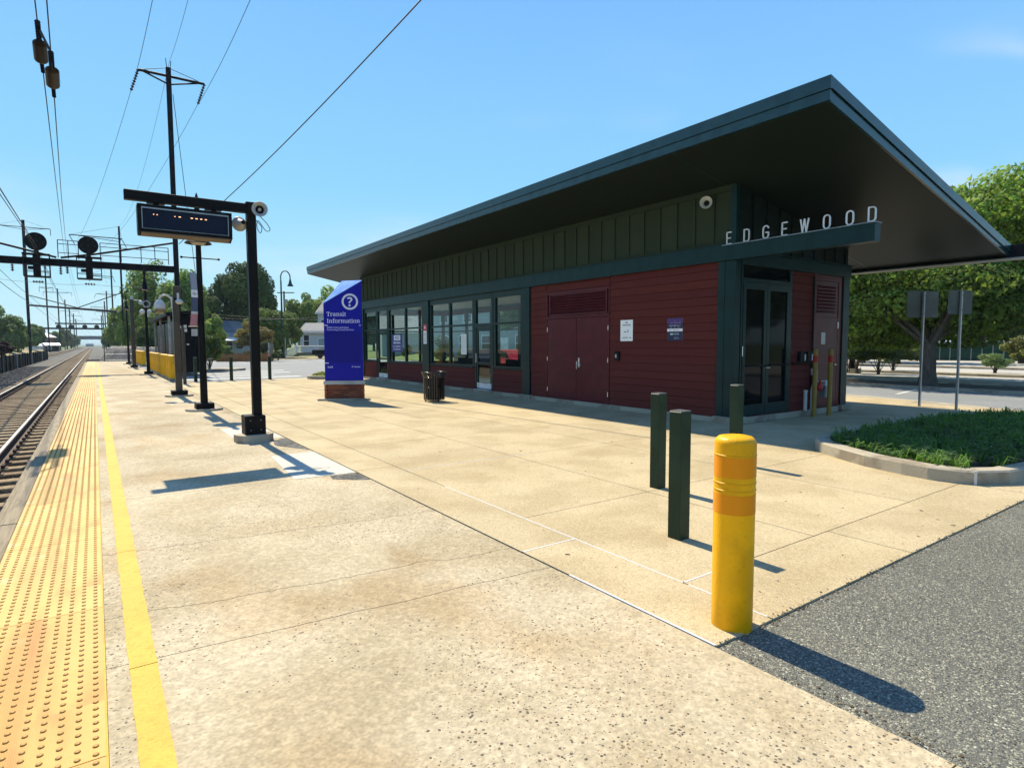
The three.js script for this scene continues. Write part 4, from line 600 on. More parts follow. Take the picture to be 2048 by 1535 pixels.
{
  const x = 2.16, z = -16.33, o = lampPost(x, z, 4.06, 'black lamp post with a hanging banner just behind the display gantry');
  part(o, 'banner_arm', [rod([1.79, 3.715, z], [2.6, 3.715, z], 0.014), sph(1.79, 3.715, z, 0.03), sph(2.6, 3.715, z, 0.03)], M.black);
  const bn = (() => { const g = new THREE.PlaneGeometry(0.2, 1.28, 8, 24), p = g.attributes.position; for (let i = 0; i < p.count; i++) { const a = p.getX(i), b = p.getY(i), t = (b + 0.64) / 1.28; p.setXYZ(i, a * (1 - 0.45 * sst(0.55, 1, t)), b, 0.05 * Math.sin(a * 16) + 0.06 * Math.sin(t * 3)); } g.rotateY(1.02); g.translate(1.995, 2.72, z + 0.03); g.computeVertexNormals(); return clean(g); })();
  part(o, 'banner', bn, mat([1, 1, 1], 0.85, { map: print(160, 640, (c, w, h) => { c.fillStyle = '#b9bcc4'; c.fillRect(0, 0, w, h); c.fillStyle = '#8f96a6'; c.fillRect(0, 0, w, 210); c.fillStyle = '#e3e4e6'; c.fillRect(0, 210, w, 90); c.fillStyle = '#7b8296'; scribble(c, 24, 236, 110, 34, 77); c.fillStyle = '#4a5870'; c.fillRect(0, 300, w, 170); c.fillStyle = '#b07c86'; c.fillRect(0, 500, w, 140); }) }), { label: 'grey, white and red banner seen edge on' });
  part(o, 'lower_bracket', [rod([1.88, 2.06, z], [x, 2.06, z], 0.012), B(1.94, 2.07, 1.83, 2.0, z - 0.02, z + 0.02)], M.offwhite);
}
{
  const x = 2.33, z = -37.6, o = lampPost(x, z, 4.55, 'black lamp post with camera and ring beside the dark shelter'); part(o, 'camera_ring', (() => { const g = new THREE.TorusGeometry(0.16, 0.035, 8, 24); g.translate(2.36, 3.8, z + 0.1); return triUV(clean(g)); })(), M.galv);
  part(o, 'camera', [sph(2.15, 3.38, z + 0.1, 0.13), sph(2.5, 3.42, z + 0.05, 0.1), rod([2.15, 3.4, z], [2.5, 3.45, z], 0.03), cyl(2.42, z + 0.1, 3.1, 3.4, 0.04)], M.white);
  lampPost(2.28, -58.9, 4.55, 'farthest black lamp post near the end of the platform');
}
// camera masts
function mast(x, z, h, label, w) { const o = thing('camera_mast', label, 'camera post', [x, 0, z]); part(o, 'footing', prism(Array.from({ length: 20 }, (_, i) => [x + 0.4 * Math.cos(i / 20 * 6.283), z + 0.36 * Math.sin(i / 20 * 6.283)]), 'y', -0.02, 0.05), M.kerb); part(o, 'base_box', B(x - 0.22, x + 0.22, 0.05, 0.19, z - 0.22, z + 0.22, 0.012), M.black); part(o, 'post', B(x - w, x + w, 0.19, h, z - w, z + w, 0.008), M.taupe || (M.taupe = paint([0.075, 0.062, 0.048], 0.5, { metalness: 0.2 }))); return o; }
{
  const x = 2.12, z = -21.27, o = mast(x, z, 3.0, 'square grey mast with white dome camera on a curved arm', 0.092);
  part(o, 'equipment_box', B(x - 0.05, x + 0.17, 3.06, 3.44, z - 0.09, z + 0.09, 0.01), M.taupe); part(o, 'post_top', B(x - 0.06, x + 0.06, 3.0, 3.4, z - 0.06, z + 0.06), M.black);
  part(o, 'camera_arm', [tube([[x - 0.1, 2.86, z + 0.02], [x - 0.11, 3.02, z + 0.03], [x - 0.2, 3.12, z + 0.04], [x - 0.32, 3.14, z + 0.05], [x - 0.42, 3.08, z + 0.06], [x - 0.44, 2.96, z + 0.06]], 0.03, 10, 30), B(x - 0.12, x - 0.09, 2.75, 3.1, z - 0.05, z + 0.07)], M.white);
  const dc = part(o, 'dome_camera', lathe([[0.05, 3.0], [0.07, 2.97], [0.13, 2.9], [0.155, 2.8], [0.15, 2.73], [0.14, 2.72]], x - 0.44, 0, z + 0.06, 24), M.white); part(dc, 'lens_dome', lathe([[0.138, 2.722], [0.128, 2.65], [0.09, 2.59], [0, 2.565]], x - 0.44, 0, z + 0.06, 20), mat([0.16, 0.13, 0.09], 0.08)); part(dc, 'trim_ring', lathe([[0.135, 2.74], [0.16, 2.735], [0.16, 2.71], [0.135, 2.705]], x - 0.44, 0, z + 0.06, 24), M.offwhite);
  part(o, 'second_camera', [cyl(x + 0.06, z + 0.12, 3.02, 3.22, 0.035), lathe([[0.04, 3.03], [0.1, 2.98], [0.1, 2.92], [0.06, 2.88], [0, 2.87]], x + 0.08, 0, z + 0.14, 16)], M.white);
  const x2 = 2.24, z2 = -49.8, p = mast(x2, z2, 4.8, 'square grey mast with two small white cameras farther along the platform', 0.12); part(p, 'camera', [cyl(x2 + 0.02, z2, 4.8, 5.05, 0.1, 0.06, 12)], M.white); part(p, 'side_camera', [sph(x2 + 0.55, 4.6, z2, 0.15), rod([x2, 4.75, z2], [x2 + 0.55, 4.75, z2], 0.03)], M.white);
}
{ const x = 2.97, z = -27.6, o = thing('sensor_post', 'slim grey post with small white sensor boxes behind the camera mast', 'post', [x, 0, z]); part(o, 'pole', cyl(x, z, 0, 2.4, 0.065, 0.065, 12), M.taupe); part(o, 'base_plate', B(x - 0.12, x + 0.12, 0, 0.02, z - 0.12, z + 0.12), M.galv); part(o, 'sensor_box', B(x + 0.03, x + 0.13, 2.3, 2.42, z, z + 0.1), M.white); part(o, 'sensor_box', B(x + 0.05, x + 0.14, 2.14, 2.26, z, z + 0.1), M.white); part(o, 'sensor_box', B(x - 0.15, x - 0.07, 2.28, 2.38, z, z + 0.1), M.white); part(o, 'sensor_box', B(x + 0.12, x + 0.2, 1.6, 1.66, z, z + 0.08), M.white); }
// ---------------------------------------------------------------- dark shelter on the platform
{
  const o = thing('platform_shelter', 'dark glazed waiting shelter beyond the camera mast', 'shelter', [3.95, 0, -43]); const gl = mat([0.006, 0.007, 0.009], 0.3, { phys: true, specularIntensity: 0.06 });
  part(o, 'roof', prism([[3.2, 3.18], [5.0, 3.4], [5.0, 3.56], [3.2, 3.34]], 'z', -49, -37), M.black);
  part(o, 'back_panel', B(4.72, 4.76, 0.1, 3.3, -48.6, -37.3), gl); part(o, 'end_panel', B(3.62, 4.7, 0.1, 3.2, -37.35, -37.31), gl); part(o, 'end_panel', B(3.62, 4.7, 0.1, 3.2, -48.64, -48.6), gl);
  for (const [a, b] of [[-42.2, -37.4], [-47.8, -42.6]]) part(o, 'side_panel', B(3.58, 3.61, 0.3, 2.9, a, b), gl);
  for (const z of [-37.8, -43, -47.2]) part(o, 'post', B(3.36, 3.47, 0, 3.19, z - 0.05, z + 0.05), M.galv); for (const z of [-38, -43, -48]) part(o, 'rear_post', B(4.62, 4.7, 0, 3.34, z - 0.05, z + 0.05), M.black);
}
// ---------------------------------------------------------------- blue information totem on a brick base
{
  const L = [5.39, -17.05], R = [6.33, -16.52], K = [6.18, -17.72], cx = (L[0] + R[0] + K[0]) / 3, cz = (L[1] + R[1] + K[1]) / 3;
  const o = thing('information_totem', 'blue three-sided transit information totem with slanting top on a brick base', 'information totem', [cx, 0, cz]);
  const gro = (k) => [L, R, K].map(([a, b]) => { const dx = a - cx, dz = b - cz, l = Math.hypot(dx, dz); return [cx + dx * (1 + k / l), cz + dz * (1 + k / l)]; });
  part(o, 'foot_slab', prism(gro(0.24), 'y', -0.02, 0.055), M.kerb);
  const core = gro(-0.03); part(o, 'brick_core', prism(core, 'y', 0.055, 0.46), mat([0.4, 0.34, 0.27], 0.95));
  const bm = [0, 1, 2, 3].map((i) => mat([[0.3, 0.08, 0.03], [0.24, 0.062, 0.026], [0.34, 0.1, 0.04], [0.2, 0.05, 0.025]][i], 0.9, { map: T.wear, bumpMap: T.fine, bumpScale: 0.003 }));
  const lay = gro(0.03), r = rng(21), geos = new Map();
  for (let s = 0; s < 3; s++) {
    const a = lay[s], b = lay[(s + 1) % 3], len = Math.hypot(b[0] - a[0], b[1] - a[1]), ux = (b[0] - a[0]) / len, uz = (b[1] - a[1]) / len, ry = -Math.atan2(uz, ux);
    for (let c = 0; c < 6; c++) for (let p = c % 2 ? -0.115 : 0; p < len - 0.02; p += 0.226) {
      const p0 = Math.max(p, 0.002), p1 = Math.min(p + 0.216, len - 0.002); if (p1 - p0 < 0.03) continue; const w = Math.round((p1 - p0) * 100) / 100; if (!geos.has(w)) geos.set(w, B(-w / 2, w / 2, -0.029, 0.029, -0.045, 0.045, 0.004)); const m = (p0 + p1) / 2;
      const jx = 0.003 * (r() - 0.5); piece(o, 'brick', geos.get(w), bm[(r() * 4) | 0], a[0] + ux * m + uz * (0.042 + jx), 0.09 + c * 0.0665, a[1] + uz * m - ux * (0.042 + jx), { ry });
    }
  }
  part(o, 'stone_cap', prism(gro(0.05), 'y', 0.461, 0.565), M.offwhite);
  const blue = paint([0.008, 0.01, 0.2], 0.4); M.blue = blue; const yT = [2.76, 3.42, 3.5], body = gro(0), inner = gro(-0.012), tri = [];
  { const q = body, out = tri; const lo = q.map((p) => [p[0], 0.565, p[1]]), hi = q.map((p, i) => [p[0], yT[i], p[1]]); for (let i = 0; i < 3; i++) { const j = (i + 1) % 3; out.push(...lo[i], ...lo[j], ...hi[j], ...lo[i], ...hi[j], ...hi[i]); } out.push(...lo[0], ...lo[2], ...lo[1]); }
  part(o, 'blue_panel', fromTris(tri), blue);
  part(o, 'top_cover', (() => { const up = 0.02, q = gro(0.02).map((p, i) => [p[0], yT[i] + 0.003, p[1]]), t = q.map((p) => [p[0], p[1] + up, p[2]]), out = [...t[0], ...t[1], ...t[2], ...q[0], ...q[2], ...q[1]]; for (let i = 0; i < 3; i++) { const j = (i + 1) % 3; out.push(...q[i], ...q[j], ...t[j], ...q[i], ...t[j], ...t[i]); } return fromTris(out); })(), paint([0.16, 0.3, 0.75], 0.35));
  const ux = R[0] - L[0], uz = R[1] - L[1], wl = Math.hypot(ux, uz), nx = -uz / wl, nz = ux / wl;   // front face
  { const g = new THREE.BufferGeometry(), q = (s, y, d = 0.004) => [L[0] + ux * s + nx * d, y, L[1] + uz * s + nz * d], y0 = 0.58, yTop = (s) => mix(yT[0], yT[1], s) - 0.012, ps = [q(0.004, y0), q(0.996, y0), q(0.996, yTop(1)), q(0.004, yTop(0))], uvs = [[0.004, 0], [0.996, 0], [0.996, (yTop(1) - y0) / 2.84], [0.004, (yTop(0) - y0) / 2.84]];
    g.setAttribute('position', new THREE.Float32BufferAttribute([0, 1, 2, 0, 2, 3].flatMap((i) => ps[i]), 3)); g.setAttribute('uv', new THREE.Float32BufferAttribute([0, 1, 2, 0, 2, 3].flatMap((i) => uvs[i]), 2)); g.computeVertexNormals();
    const px = 512 / wl; part(o, 'print', g, mat([1, 1, 1], 0.4, { phys: true, specularIntensity: 0.35, map: print(512, Math.round(2.84 * px), (c, w, h) => {
      const Y = (y) => h - (y - 0.58) * px; c.fillStyle = '#0d1294'; c.fillRect(0, 0, w, h); c.fillStyle = '#0a0e7c'; c.fillRect(26, Y(1.98), w - 52, Y(1.1) - Y(1.98)); c.strokeStyle = '#0b1170'; c.lineWidth = 3; c.strokeRect(26, Y(1.98), w - 52, Y(1.1) - Y(1.98));
      c.strokeStyle = '#d4d6e2'; c.lineWidth = 26; c.beginPath(); c.arc(w * 0.69, Y(2.83), 96, 0, 7); c.stroke(); c.fillStyle = '#d4d6e2'; c.textAlign = 'center'; c.font = 'bold 170px sans-serif'; c.fillText('?', w * 0.69, Y(2.83) + 62);
      c.textAlign = 'left'; c.font = '76px serif'; c.fillStyle = '#e6e8f0'; c.fillText('Transit', 40, Y(2.42)); c.fillText('Information', 40, Y(2.23)); c.font = '27px serif'; c.fillText('MARC Train and Other', 40, Y(2.075)); c.fillText('Connecting Transit Services', 40, Y(2.01)); c.fillStyle = '#d4d6e2'; c.fillRect(0, Y(2.165), 54, 10); c.fillRect(w - 44, Y(2.165), 28, 8); c.fillRect(0, Y(1.09), 54, 12); c.fillStyle = '#090d60'; c.fillRect(54, Y(2.162), w - 98, 3); c.fillRect(54, Y(1.087), w - 60, 3); c.fillStyle = '#d4d6e2'; scribble(c, 42, Y(0.99), 54, 24, 5); scribble(c, 350, Y(0.99), 120, 20, 6);
    }) })); }
}
// ---------------------------------------------------------------- slatted litter bin
{
  const x = 7.8, z = -14.95, o = thing('litter_bin', 'dark brown slatted metal litter bin on the plaza before the windows', 'litter bin', [x, 0, z]); const bm = paint([0.014, 0.01, 0.009], 0.3, { specularIntensity: 1 });
  part(o, 'liner', lathe([[0.2, 0.05], [0.21, 0.1], [0.215, 0.7], [0.2, 0.7], [0.195, 0.1], [0, 0.08]], x, 0, z, 24), M.dark);
  for (const [y, r] of [[0.06, 0.285], [0.4, 0.285], [0.68, 0.29]]) part(o, 'ring', (() => { const g = new THREE.TorusGeometry(r, 0.011, 6, 36); g.rotateX(Math.PI / 2); g.translate(x, y, z); return triUV(clean(g)); })(), bm);
  const sl = prism([[-0.0175, 0], [0.0175, 0], [0.0175, 0.62], [0.0175, 0.62], [-0.0175, 0.62]], 'z', -0.004, 0.004), fl = (() => { const g = prism([[0, 0.62], [0.005, 0.62], [0.05, 0.74], [0.06, 0.76], [0.053, 0.762], [0.042, 0.745]], 'z', -0.0175, 0.0175); g.rotateY(-Math.PI / 2); return triUV(g); })();
  for (let i = 0; i < 28; i++) { const a = i / 28 * Math.PI * 2; const m = piece(o, 'slat', sl, bm, x + 0.292 * Math.sin(a), 0.06, z + 0.292 * Math.cos(a), { ry: a }); const f = shade(new THREE.Mesh(fl, bm)); f.name = 'slat_flare'; m.add(f); }
  part(o, 'rim', (() => { const g = new THREE.TorusGeometry(0.352, 0.013, 6, 40); g.rotateX(Math.PI / 2); g.translate(x, 0.822, z); return triUV(clean(g)); })(), bm);
  for (let i = 0; i < 3; i++) { const a = i * 2.1; part(o, 'foot', cyl(x + 0.24 * Math.sin(a), z + 0.24 * Math.cos(a), 0, 0.05, 0.02), bm); }
}
// ---------------------------------------------------------------- sign posts right of the building, seen from behind
for (const [x, z, w, y0, y1, label] of [[17.05, -6.32, 0.5, 2.24, 2.9, 'left of the two grey traffic signs seen from behind'], [16.74, -5.43, 0.37, 2.28, 2.84, 'right and smaller of the two grey traffic signs seen from behind']]) {
  const o = thing('traffic_sign', label, 'traffic sign', [x, 0, z]); part(o, 'post', [prism([[x - 0.035, z - 0.02], [x - 0.015, z - 0.02], [x - 0.015, z + 0.014], [x + 0.015, z + 0.014], [x + 0.015, z - 0.02], [x + 0.035, z - 0.02], [x + 0.035, z + 0.02], [x - 0.035, z + 0.02]], 'y', 0, y1 - 0.02)], M.galv);
  const g = (() => { const s = new THREE.Shape(), r = 0.04, a = w, b = (y1 - y0) / 2; s.moveTo(-a + r, -b); s.lineTo(a - r, -b); s.quadraticCurveTo(a, -b, a, -b + r); s.lineTo(a, b - r); s.quadraticCurveTo(a, b, a - r, b); s.lineTo(-a + r, b); s.quadraticCurveTo(-a, b, -a, b - r); s.lineTo(-a, -b + r); s.quadraticCurveTo(-a, -b, -a + r, -b); const e = new THREE.ExtrudeGeometry(s, { depth: 0.004, bevelEnabled: false }); e.rotateY(-0.35); e.translate(x + 0.02, (y0 + y1) / 2, z - 0.03); return triUV(clean(e)); })();
  part(o, 'sign_plate', g, paint([0.12, 0.125, 0.11], 0.6)); for (const y of [y0 + 0.1, y1 - 0.12]) part(o, 'bolt', rod([x, y, z + 0.02], [x, y, z + 0.03], 0.01), M.dark);
}

// ---------------------------------------------------------------- tracks
const railProf = [[-0.075, 0], [0.075, 0], [0.075, 0.012], [0.012, 0.03], [0.01, 0.115], [0.036, 0.128], [0.036, 0.155], [0.026, 0.168], [-0.026, 0.168], [-0.036, 0.155], [-0.036, 0.128], [-0.01, 0.115], [-0.012, 0.03], [-0.075, 0.012]];
M.railRust = mat([0.085, 0.05, 0.035], 0.8, { map: T.wear, metalness: 0.2 }); M.railTop = mat([0.25, 0.25, 0.255], 0.4, { metalness: 0.85 });
M.sleeper = mat([1.25, 1.15, 1.05], 0.95, { map: T.wood, bumpMap: T.wood, bumpScale: 0.006 }); M.sleeper2 = mat([0.9, 0.78, 0.68], 0.95, { map: T.wood, bumpMap: T.wood, bumpScale: 0.006 });
const track = (cx, label, z0, z1, near) => {
  const o = thing('railway_track', label, 'railway track', [cx, -0.33, (z0 + z1) / 2]);
  for (const s of [-0.755, 0.755]) { const rl = part(o, 'rail', prism(railProf.map(([a, b]) => [cx + s + a, -0.322 + b]), 'z', z0, z1), M.railRust); part(rl, 'rail_head', B(cx + s - 0.026, cx + s + 0.026, -0.1545, -0.1525, z0, z1), M.railTop); }
  const tie = B(-1.3, 1.3, -0.1, 0, -0.115, 0.115, 0.012), plate = B(-0.17, 0.17, 0, 0.012, -0.09, 0.09), clip = B(-0.025, 0.025, 0.012, 0.06, -0.03, 0.03), r = rng(cx * 10 | 0), clips = [], rest = [];
  let n = 0; for (let z = z1; z > z0; z -= 0.56) {
    const jx = 0.05 * (r() - 0.5), m = r() < 0.4 ? M.sleeper2 : M.sleeper;
    if (near && n < 200) { piece(o, 'sleeper', tie, m, cx + jx, -0.322, z + 0.03 * (r() - 0.5), { ry: 0.02 * (r() - 0.5) }); n++; } else { const g = tie.clone(); g.translate(cx + jx, -0.322, z); rest.push(g); }
    if (n < 90 && near) for (const s of [-0.755, 0.755]) { const g = plate.clone(); g.translate(cx + s, -0.322, z); clips.push(g); for (const t of [-0.11, 0.11]) for (const q of [-0.06, 0.06]) { const c = clip.clone(); c.translate(cx + s + t, -0.322, z + q); clips.push(c); } }
    if (rest.length > 900) break;
  }
  if (rest.length) part(o, 'sleepers', rest, M.sleeper, { kind: 'stuff' });
  if (clips.length) part(o, 'rail_fastenings', clips, M.railRust, { kind: 'stuff' });
  return o;
};
track(-2.13, 'nearest railway track along the platform edge', -520, 4, true);
track(-7.4, 'second railway track beyond the dark fence', -520, -10, false);
{ // loose ballast: nobody could count the stones
  const r = rng(33), g = new THREE.IcosahedronGeometry(1, 0), p = g.attributes.position; const jit = new Map();
  for (let i = 0; i < p.count; i++) { const k = [p.getX(i), p.getY(i), p.getZ(i)].map((q) => q.toFixed(3)).join(); if (!jit.has(k)) jit.set(k, 0.75 + 0.5 * r()); const s = jit.get(k); p.setXYZ(i, p.getX(i) * s, p.getY(i) * s, p.getZ(i) * s); }
  g.computeVertexNormals(); const list = [], m4 = new THREE.Matrix4(), q = new THREE.Quaternion(), e = new THREE.Euler();
  const drop = (n, x0, x1, z0, z1, y, smin, smax) => { for (let i = 0; i < n; i++) { const x = mix(x0, x1, r()), z = z0 + (z1 - z0) * Math.pow(r(), 1.6), s = mix(smin, smax, r()); list.push([x, y + s * (0.1 + 0.7 * r()), z, s]); } };
  drop(9000, -0.98, -0.83, 0, -60, -0.36, 0.022, 0.042); drop(20000, -3.45, -0.9, 0, -45, -0.425, 0.02, 0.038); drop(18000, -5.6, -3.45, -8, -70, -0.38, 0.025, 0.045); drop(3000, -9.9, -5.6, -60, -110, -0.35, 0.03, 0.05); drop(5000, -0.9, 3.6, -71, -95, -0.33, 0.03, 0.07);
  const im = new THREE.InstancedMesh(g, mat([1, 1, 1], 0.9, { map: T.wear }), list.length), c = new THREE.Color();
  list.forEach(([x, y, z, s], i) => { e.set(r() * 6, r() * 6, r() * 6); m4.compose(V3(x, y, z), q.setFromEuler(e), V3(s, s * 0.75, s * (0.8 + 0.4 * r()))); im.setMatrixAt(i, m4); const k = 0.05 + 0.19 * r() * r(); c.setRGB(k * 1.02, k, k * 0.96); im.setColorAt(i, c); });
  im.name = 'ballast_stones'; im.userData = { label: 'loose grey and brown crushed stones between sleepers and platform', category: 'ballast', kind: 'stuff' }; shade(im); scene.add(im);
}
{ // dark fence between the tracks, its cloth sagging along the top
  const X0 = -5.45, o = thing('track_fence', 'low dark fence with cloth and pale posts between the two tracks', 'fence', [X0, -0.35, -62]), r = rng(8);
  let zp = -18; for (let i = 0; i < 37; i++) { const za = zp - 2.44, top = (z) => 0.78 + 0.1 * wn(z * 0.7 + 60, 2, 401); if (za < -108) break;
    const n = 8, out = []; for (let k = 0; k < n; k++) { const a = mix(zp, za, k / n), b = mix(zp, za, (k + 1) / n), xa = X0 + 0.06 * wn(a * 2 + 80, 4, 403), xb = X0 + 0.06 * wn(b * 2 + 80, 4, 403); out.push(xa, -0.36, a, xb, -0.36, b, xb, top(b), b, xa, -0.36, a, xb, top(b), b, xa, top(a), a); }
    part(o, 'cloth_panel', fromTris(out), i % 3 ? M.dark : M.rubber); part(o, 'post', cyl(X0 + 0.08, zp, -0.36, 0.92, 0.035, 0.035, 8), i % 6 === 1 ? M.offwhite : M.black); zp = za; }
  part(o, 'rail', rod([X0 - 0.02, 0.72, -18], [X0 - 0.02, 0.72, zp], 0.02), M.black);
}
{ // guard rail and rubble beyond the end of the platform
  const o = thing('end_railing', 'thin grey wire railing across the end of the platform', 'railing', [1.3, 0, -71.2]); for (const x of [0.75, 3.4, 6.4]) part(o, 'post', cyl(x, -71.3, -0.4, 1.42, 0.035, 0.035, 8), M.black); for (const y of [1.35, 0.7, 0.1]) part(o, 'rail', rod([0.75, y, -71.3], [6.4, y, -71.3], 0.022), M.galv);
  const g = new THREE.PlaneGeometry(9, 26, 36, 60); g.rotateX(-Math.PI / 2); g.translate(4.5, 0, -88); const p = g.attributes.position; for (let i = 0; i < p.count; i++) { const x = p.getX(i), z = p.getZ(i); const e = sst(0.2, 1.8, x) * sst(9, 6.5, x) * sst(-75, -78, z) * sst(-101, -95, z); p.setY(i, -0.4 + e * (1.0 + 1.0 * wn(x * 0.5 + 4, z * 0.4 + 200, 411) + 0.25 * wn(x * 3, z * 3 + 300, 413))); } g.computeVertexNormals();
  single('rubble_mound', triUV(clean(g)), M.ballast, 'heap of grey stone beyond the end of the platform', 'stone heap', { kind: 'stuff' });
}
// ---------------------------------------------------------------- catenary poles, beams, signals, wires
M.pole = paint([0.01, 0.011, 0.015], 0.8, { specularIntensity: 0.2 }); M.poleFar = M.pole;
function disc(x, y, z, n, r, ax) { return rod(ax ? [x - n * 0.09, y, z] : [x, y - n * 0.09, z], ax ? [x + n * 0.09, y, z] : [x, y + n * 0.09, z], r, 10); }
function insulator(p, q, n, r) { const gs = [rod(p, q, r * 0.35, 6)]; for (let i = 0; i < n; i++) { const t = (i + 0.5) / n, a = [0, 1, 2].map((k) => mix(p[k], q[k], t - 0.2 / n)), b = [0, 1, 2].map((k) => mix(p[k], q[k], t + 0.2 / n)); gs.push(rod(a, b, r, 8, r * 0.6)); } return gs; }
function catPole(x, z, h, w, label, arm, m = M.pole) {
  const o = thing('catenary_pole', label, 'catenary pole', [x, -0.4, z], { group: undefined }), t = w * 0.16;
  part(o, 'pole', [B(x - w / 2, x + w / 2, -0.6, h, z - w / 2, z - w / 2 + t), B(x - w / 2, x + w / 2, -0.6, h, z + w / 2 - t, z + w / 2), B(x - t / 2, x + t / 2, -0.6, h - 0.01, z - w / 2 + t, z + w / 2 - t)], m);
  if (arm) { const [l, r, dy, ins] = arm, y = h - dy; part(o, 'cross_arm', [rod([x - l, y, z], [x + r, y, z], 0.08, 6), rod([x, y - 0.5, z], [x - l * 0.9, y, z], 0.05, 6), rod([x, y - 0.5, z], [x + r * 0.9, y, z], 0.05, 6), rod([x, h, z], [x - l, y, z], 0.02, 5), rod([x, h, z], [x + r, y, z], 0.02, 5)], m);
    for (const s of [-l, r]) part(o, 'insulator', insulator([x + s, y, z], [x + s + ins, y - 1.35, z], 8, 0.1), M.insul); }
  return o;
}
const P1 = [4.45, -43.4];
{
  const o = catPole(P1[0], P1[1], 18.75, 0.27, 'tall black steel catenary pole carrying the signal bridge by the platform', [1.6, 2.0, 0.5, -0.42]); part(o, 'top_spikes', [rod([P1[0] - 0.08, 18.7, P1[1]], [P1[0] - 0.12, 19.3, P1[1]], 0.02), rod([P1[0] + 0.1, 18.7, P1[1]], [P1[0] + 0.16, 19.2, P1[1]], 0.02)], M.pole);
  const z = P1[1], s = thing('signal_bridge', 'black steel signal bridge with walkway railing spanning the tracks', 'signal bridge', [-4, 6.2, z]);
  part(s, 'girder', [B(-14, P1[0] - 0.14, 6.5, 6.55, z - 0.2, z + 0.2), B(-14, P1[0] - 0.14, 6.17, 6.22, z - 0.2, z + 0.2), B(-14, P1[0] - 0.15, 6.22, 6.5, z - 0.04, z + 0.04)], M.pole);
  part(s, 'tie_rod', [rod([P1[0], 8.05, z], [0.3, 7.0, z], 0.06), rod([0.3, 7.0, z], [-1.4, 6.66, z], 0.06), rod([-1.6, 6.66, z], [-14, 9.6, z], 0.06)], M.pole);
  for (const [a, b] of [[-1.5, -0.55], [0.5, 2.55], [2.55, 4.0]]) { part(s, 'railing', [rod([a, 7.62, z + 0.35], [b, 7.62, z + 0.35], 0.022), rod([a, 7.4, z + 0.35], [b, 7.4, z + 0.35], 0.02), rod([a, 6.9, z + 0.35], [b, 6.9, z + 0.35], 0.02), ...[a, (a + b) / 2, b].map((x) => rod([x, 6.6, z + 0.35], [x, 7.62, z + 0.35], 0.022))], M.pole); }
  for (const [x, label] of [[-2.47, 'round black signal head with hanging cage left on the signal bridge'], [-0.07, 'round black signal head with hanging cage right on the signal bridge']]) {
    const h = thing('railway_signal', label, 'railway signal', [x, 6.6, z]);
    part(h, 'signal_disc', [rod([x, 7.42, z + 0.42], [x, 7.42, z + 0.48], 0.5, 32), cyl(x, z + 0.4, 6.4, 7.4, 0.11)], M.black); for (const [a, b] of [[0, 0], [0.32, 0], [-0.32, 0], [0.22, 0.22], [-0.22, -0.22], [0, 0.32], [0, -0.32]]) part(h, 'lamp_hood', rod([x + a, 7.42 + b, z + 0.3], [x + a, 7.42 + b, z + 0.56], 0.07, 10), M.dark);
    part(h, 'platform', [B(x - 0.62, x + 0.62, 6.66, 6.72, z + 0.26, z + 0.9), B(x - 0.58, x + 0.58, 5.42, 5.48, z + 0.26, z + 0.9)], M.pole); part(h, 'ladder_case', B(x - 0.17, x + 0.17, 5.48, 6.66, z + 0.4, z + 0.62), M.black); part(h, 'junction_box', B(x - 0.4, x - 0.17, 5.85, 6.02, z + 0.45, z + 0.6), M.black);
    const rl = []; for (const a of [-0.58, 0.58]) for (const b of [0.28, 0.88]) rl.push(rod([x + a, 5.45, z + b], [x + a, 6.66, z + b], 0.02)); for (const b of [0.28, 0.88]) for (const y of [5.75, 6.1]) rl.push(rod([x - 0.58, y, z + b], [x + 0.58, y, z + b], 0.014)); part(h, 'cage', rl, M.pole);
  }
}
const RP = [[3.9, -113.8, 20.3], [3.9, -171.3, 20.2], [3.9, -240.8, 19.5], [3.9, -292.3, 19.2], [3.9, -357, 18.9], [3.9, -427, 19]], LP = [[-11, -158.8, 27.2], [-11, -222.6, 25], [-11, -292, 23.5], [-11, -363, 23.6], [-11, -423.5, 22.3], [-11, -501.7, 22.8], [-11, -563, 21.2]];
const ord = ['nearest', 'second', 'third', 'fourth', 'fifth', 'sixth', 'farthest'];
RP.forEach(([x, z, h], i) => catPole(x, z, h, 0.26 + 0.05 * i, ord[i] + ' of the thin catenary poles right of the tracks, past the signal bridge', i === 0 ? [6.4, 0.3, 1.9, 0.6] : i % 2 ? [4.6, 0.3, 2.4, 0.4] : [2.8, 2.8, 1, -0.6], i < 1 ? M.pole : M.poleFar));
LP.forEach(([x, z, h], i) => catPole(x, z, h, (i ? 0.3 : 0.5) + 0.06 * i, ord[i] + ' of the catenary poles left of the tracks', i === 1 ? [1.6, 1.6, 6.5, 0] : i === 3 ? null : [4.4, 4.4, 1.4, 0], i < 1 ? M.pole : M.poleFar));
{ // the plain beam between the second pair of poles, hung by a sagging rod
  const a = at(46, 618, 136), b = V3(RP[0][0], at(236, 624, 95.5).y, RP[0][1]), lz = LP[0][1]; void a;
  const o = thing('catenary_beam', 'slender steel beam between the first thin poles on both sides of the tracks', 'catenary beam', [-3, 8, -130]);
  part(o, 'beam', rod([-11, 9.9, lz], [3.9, b.y, RP[0][1]], 0.2, 6), M.pole); part(o, 'tie_rod', [rod([-11, 12, lz], [-2.2, 8.2, -131], 0.09, 6), rod([-2.2, 8.2, -131], [3.9, 9.9, RP[0][1]], 0.08, 6)], M.pole);
}
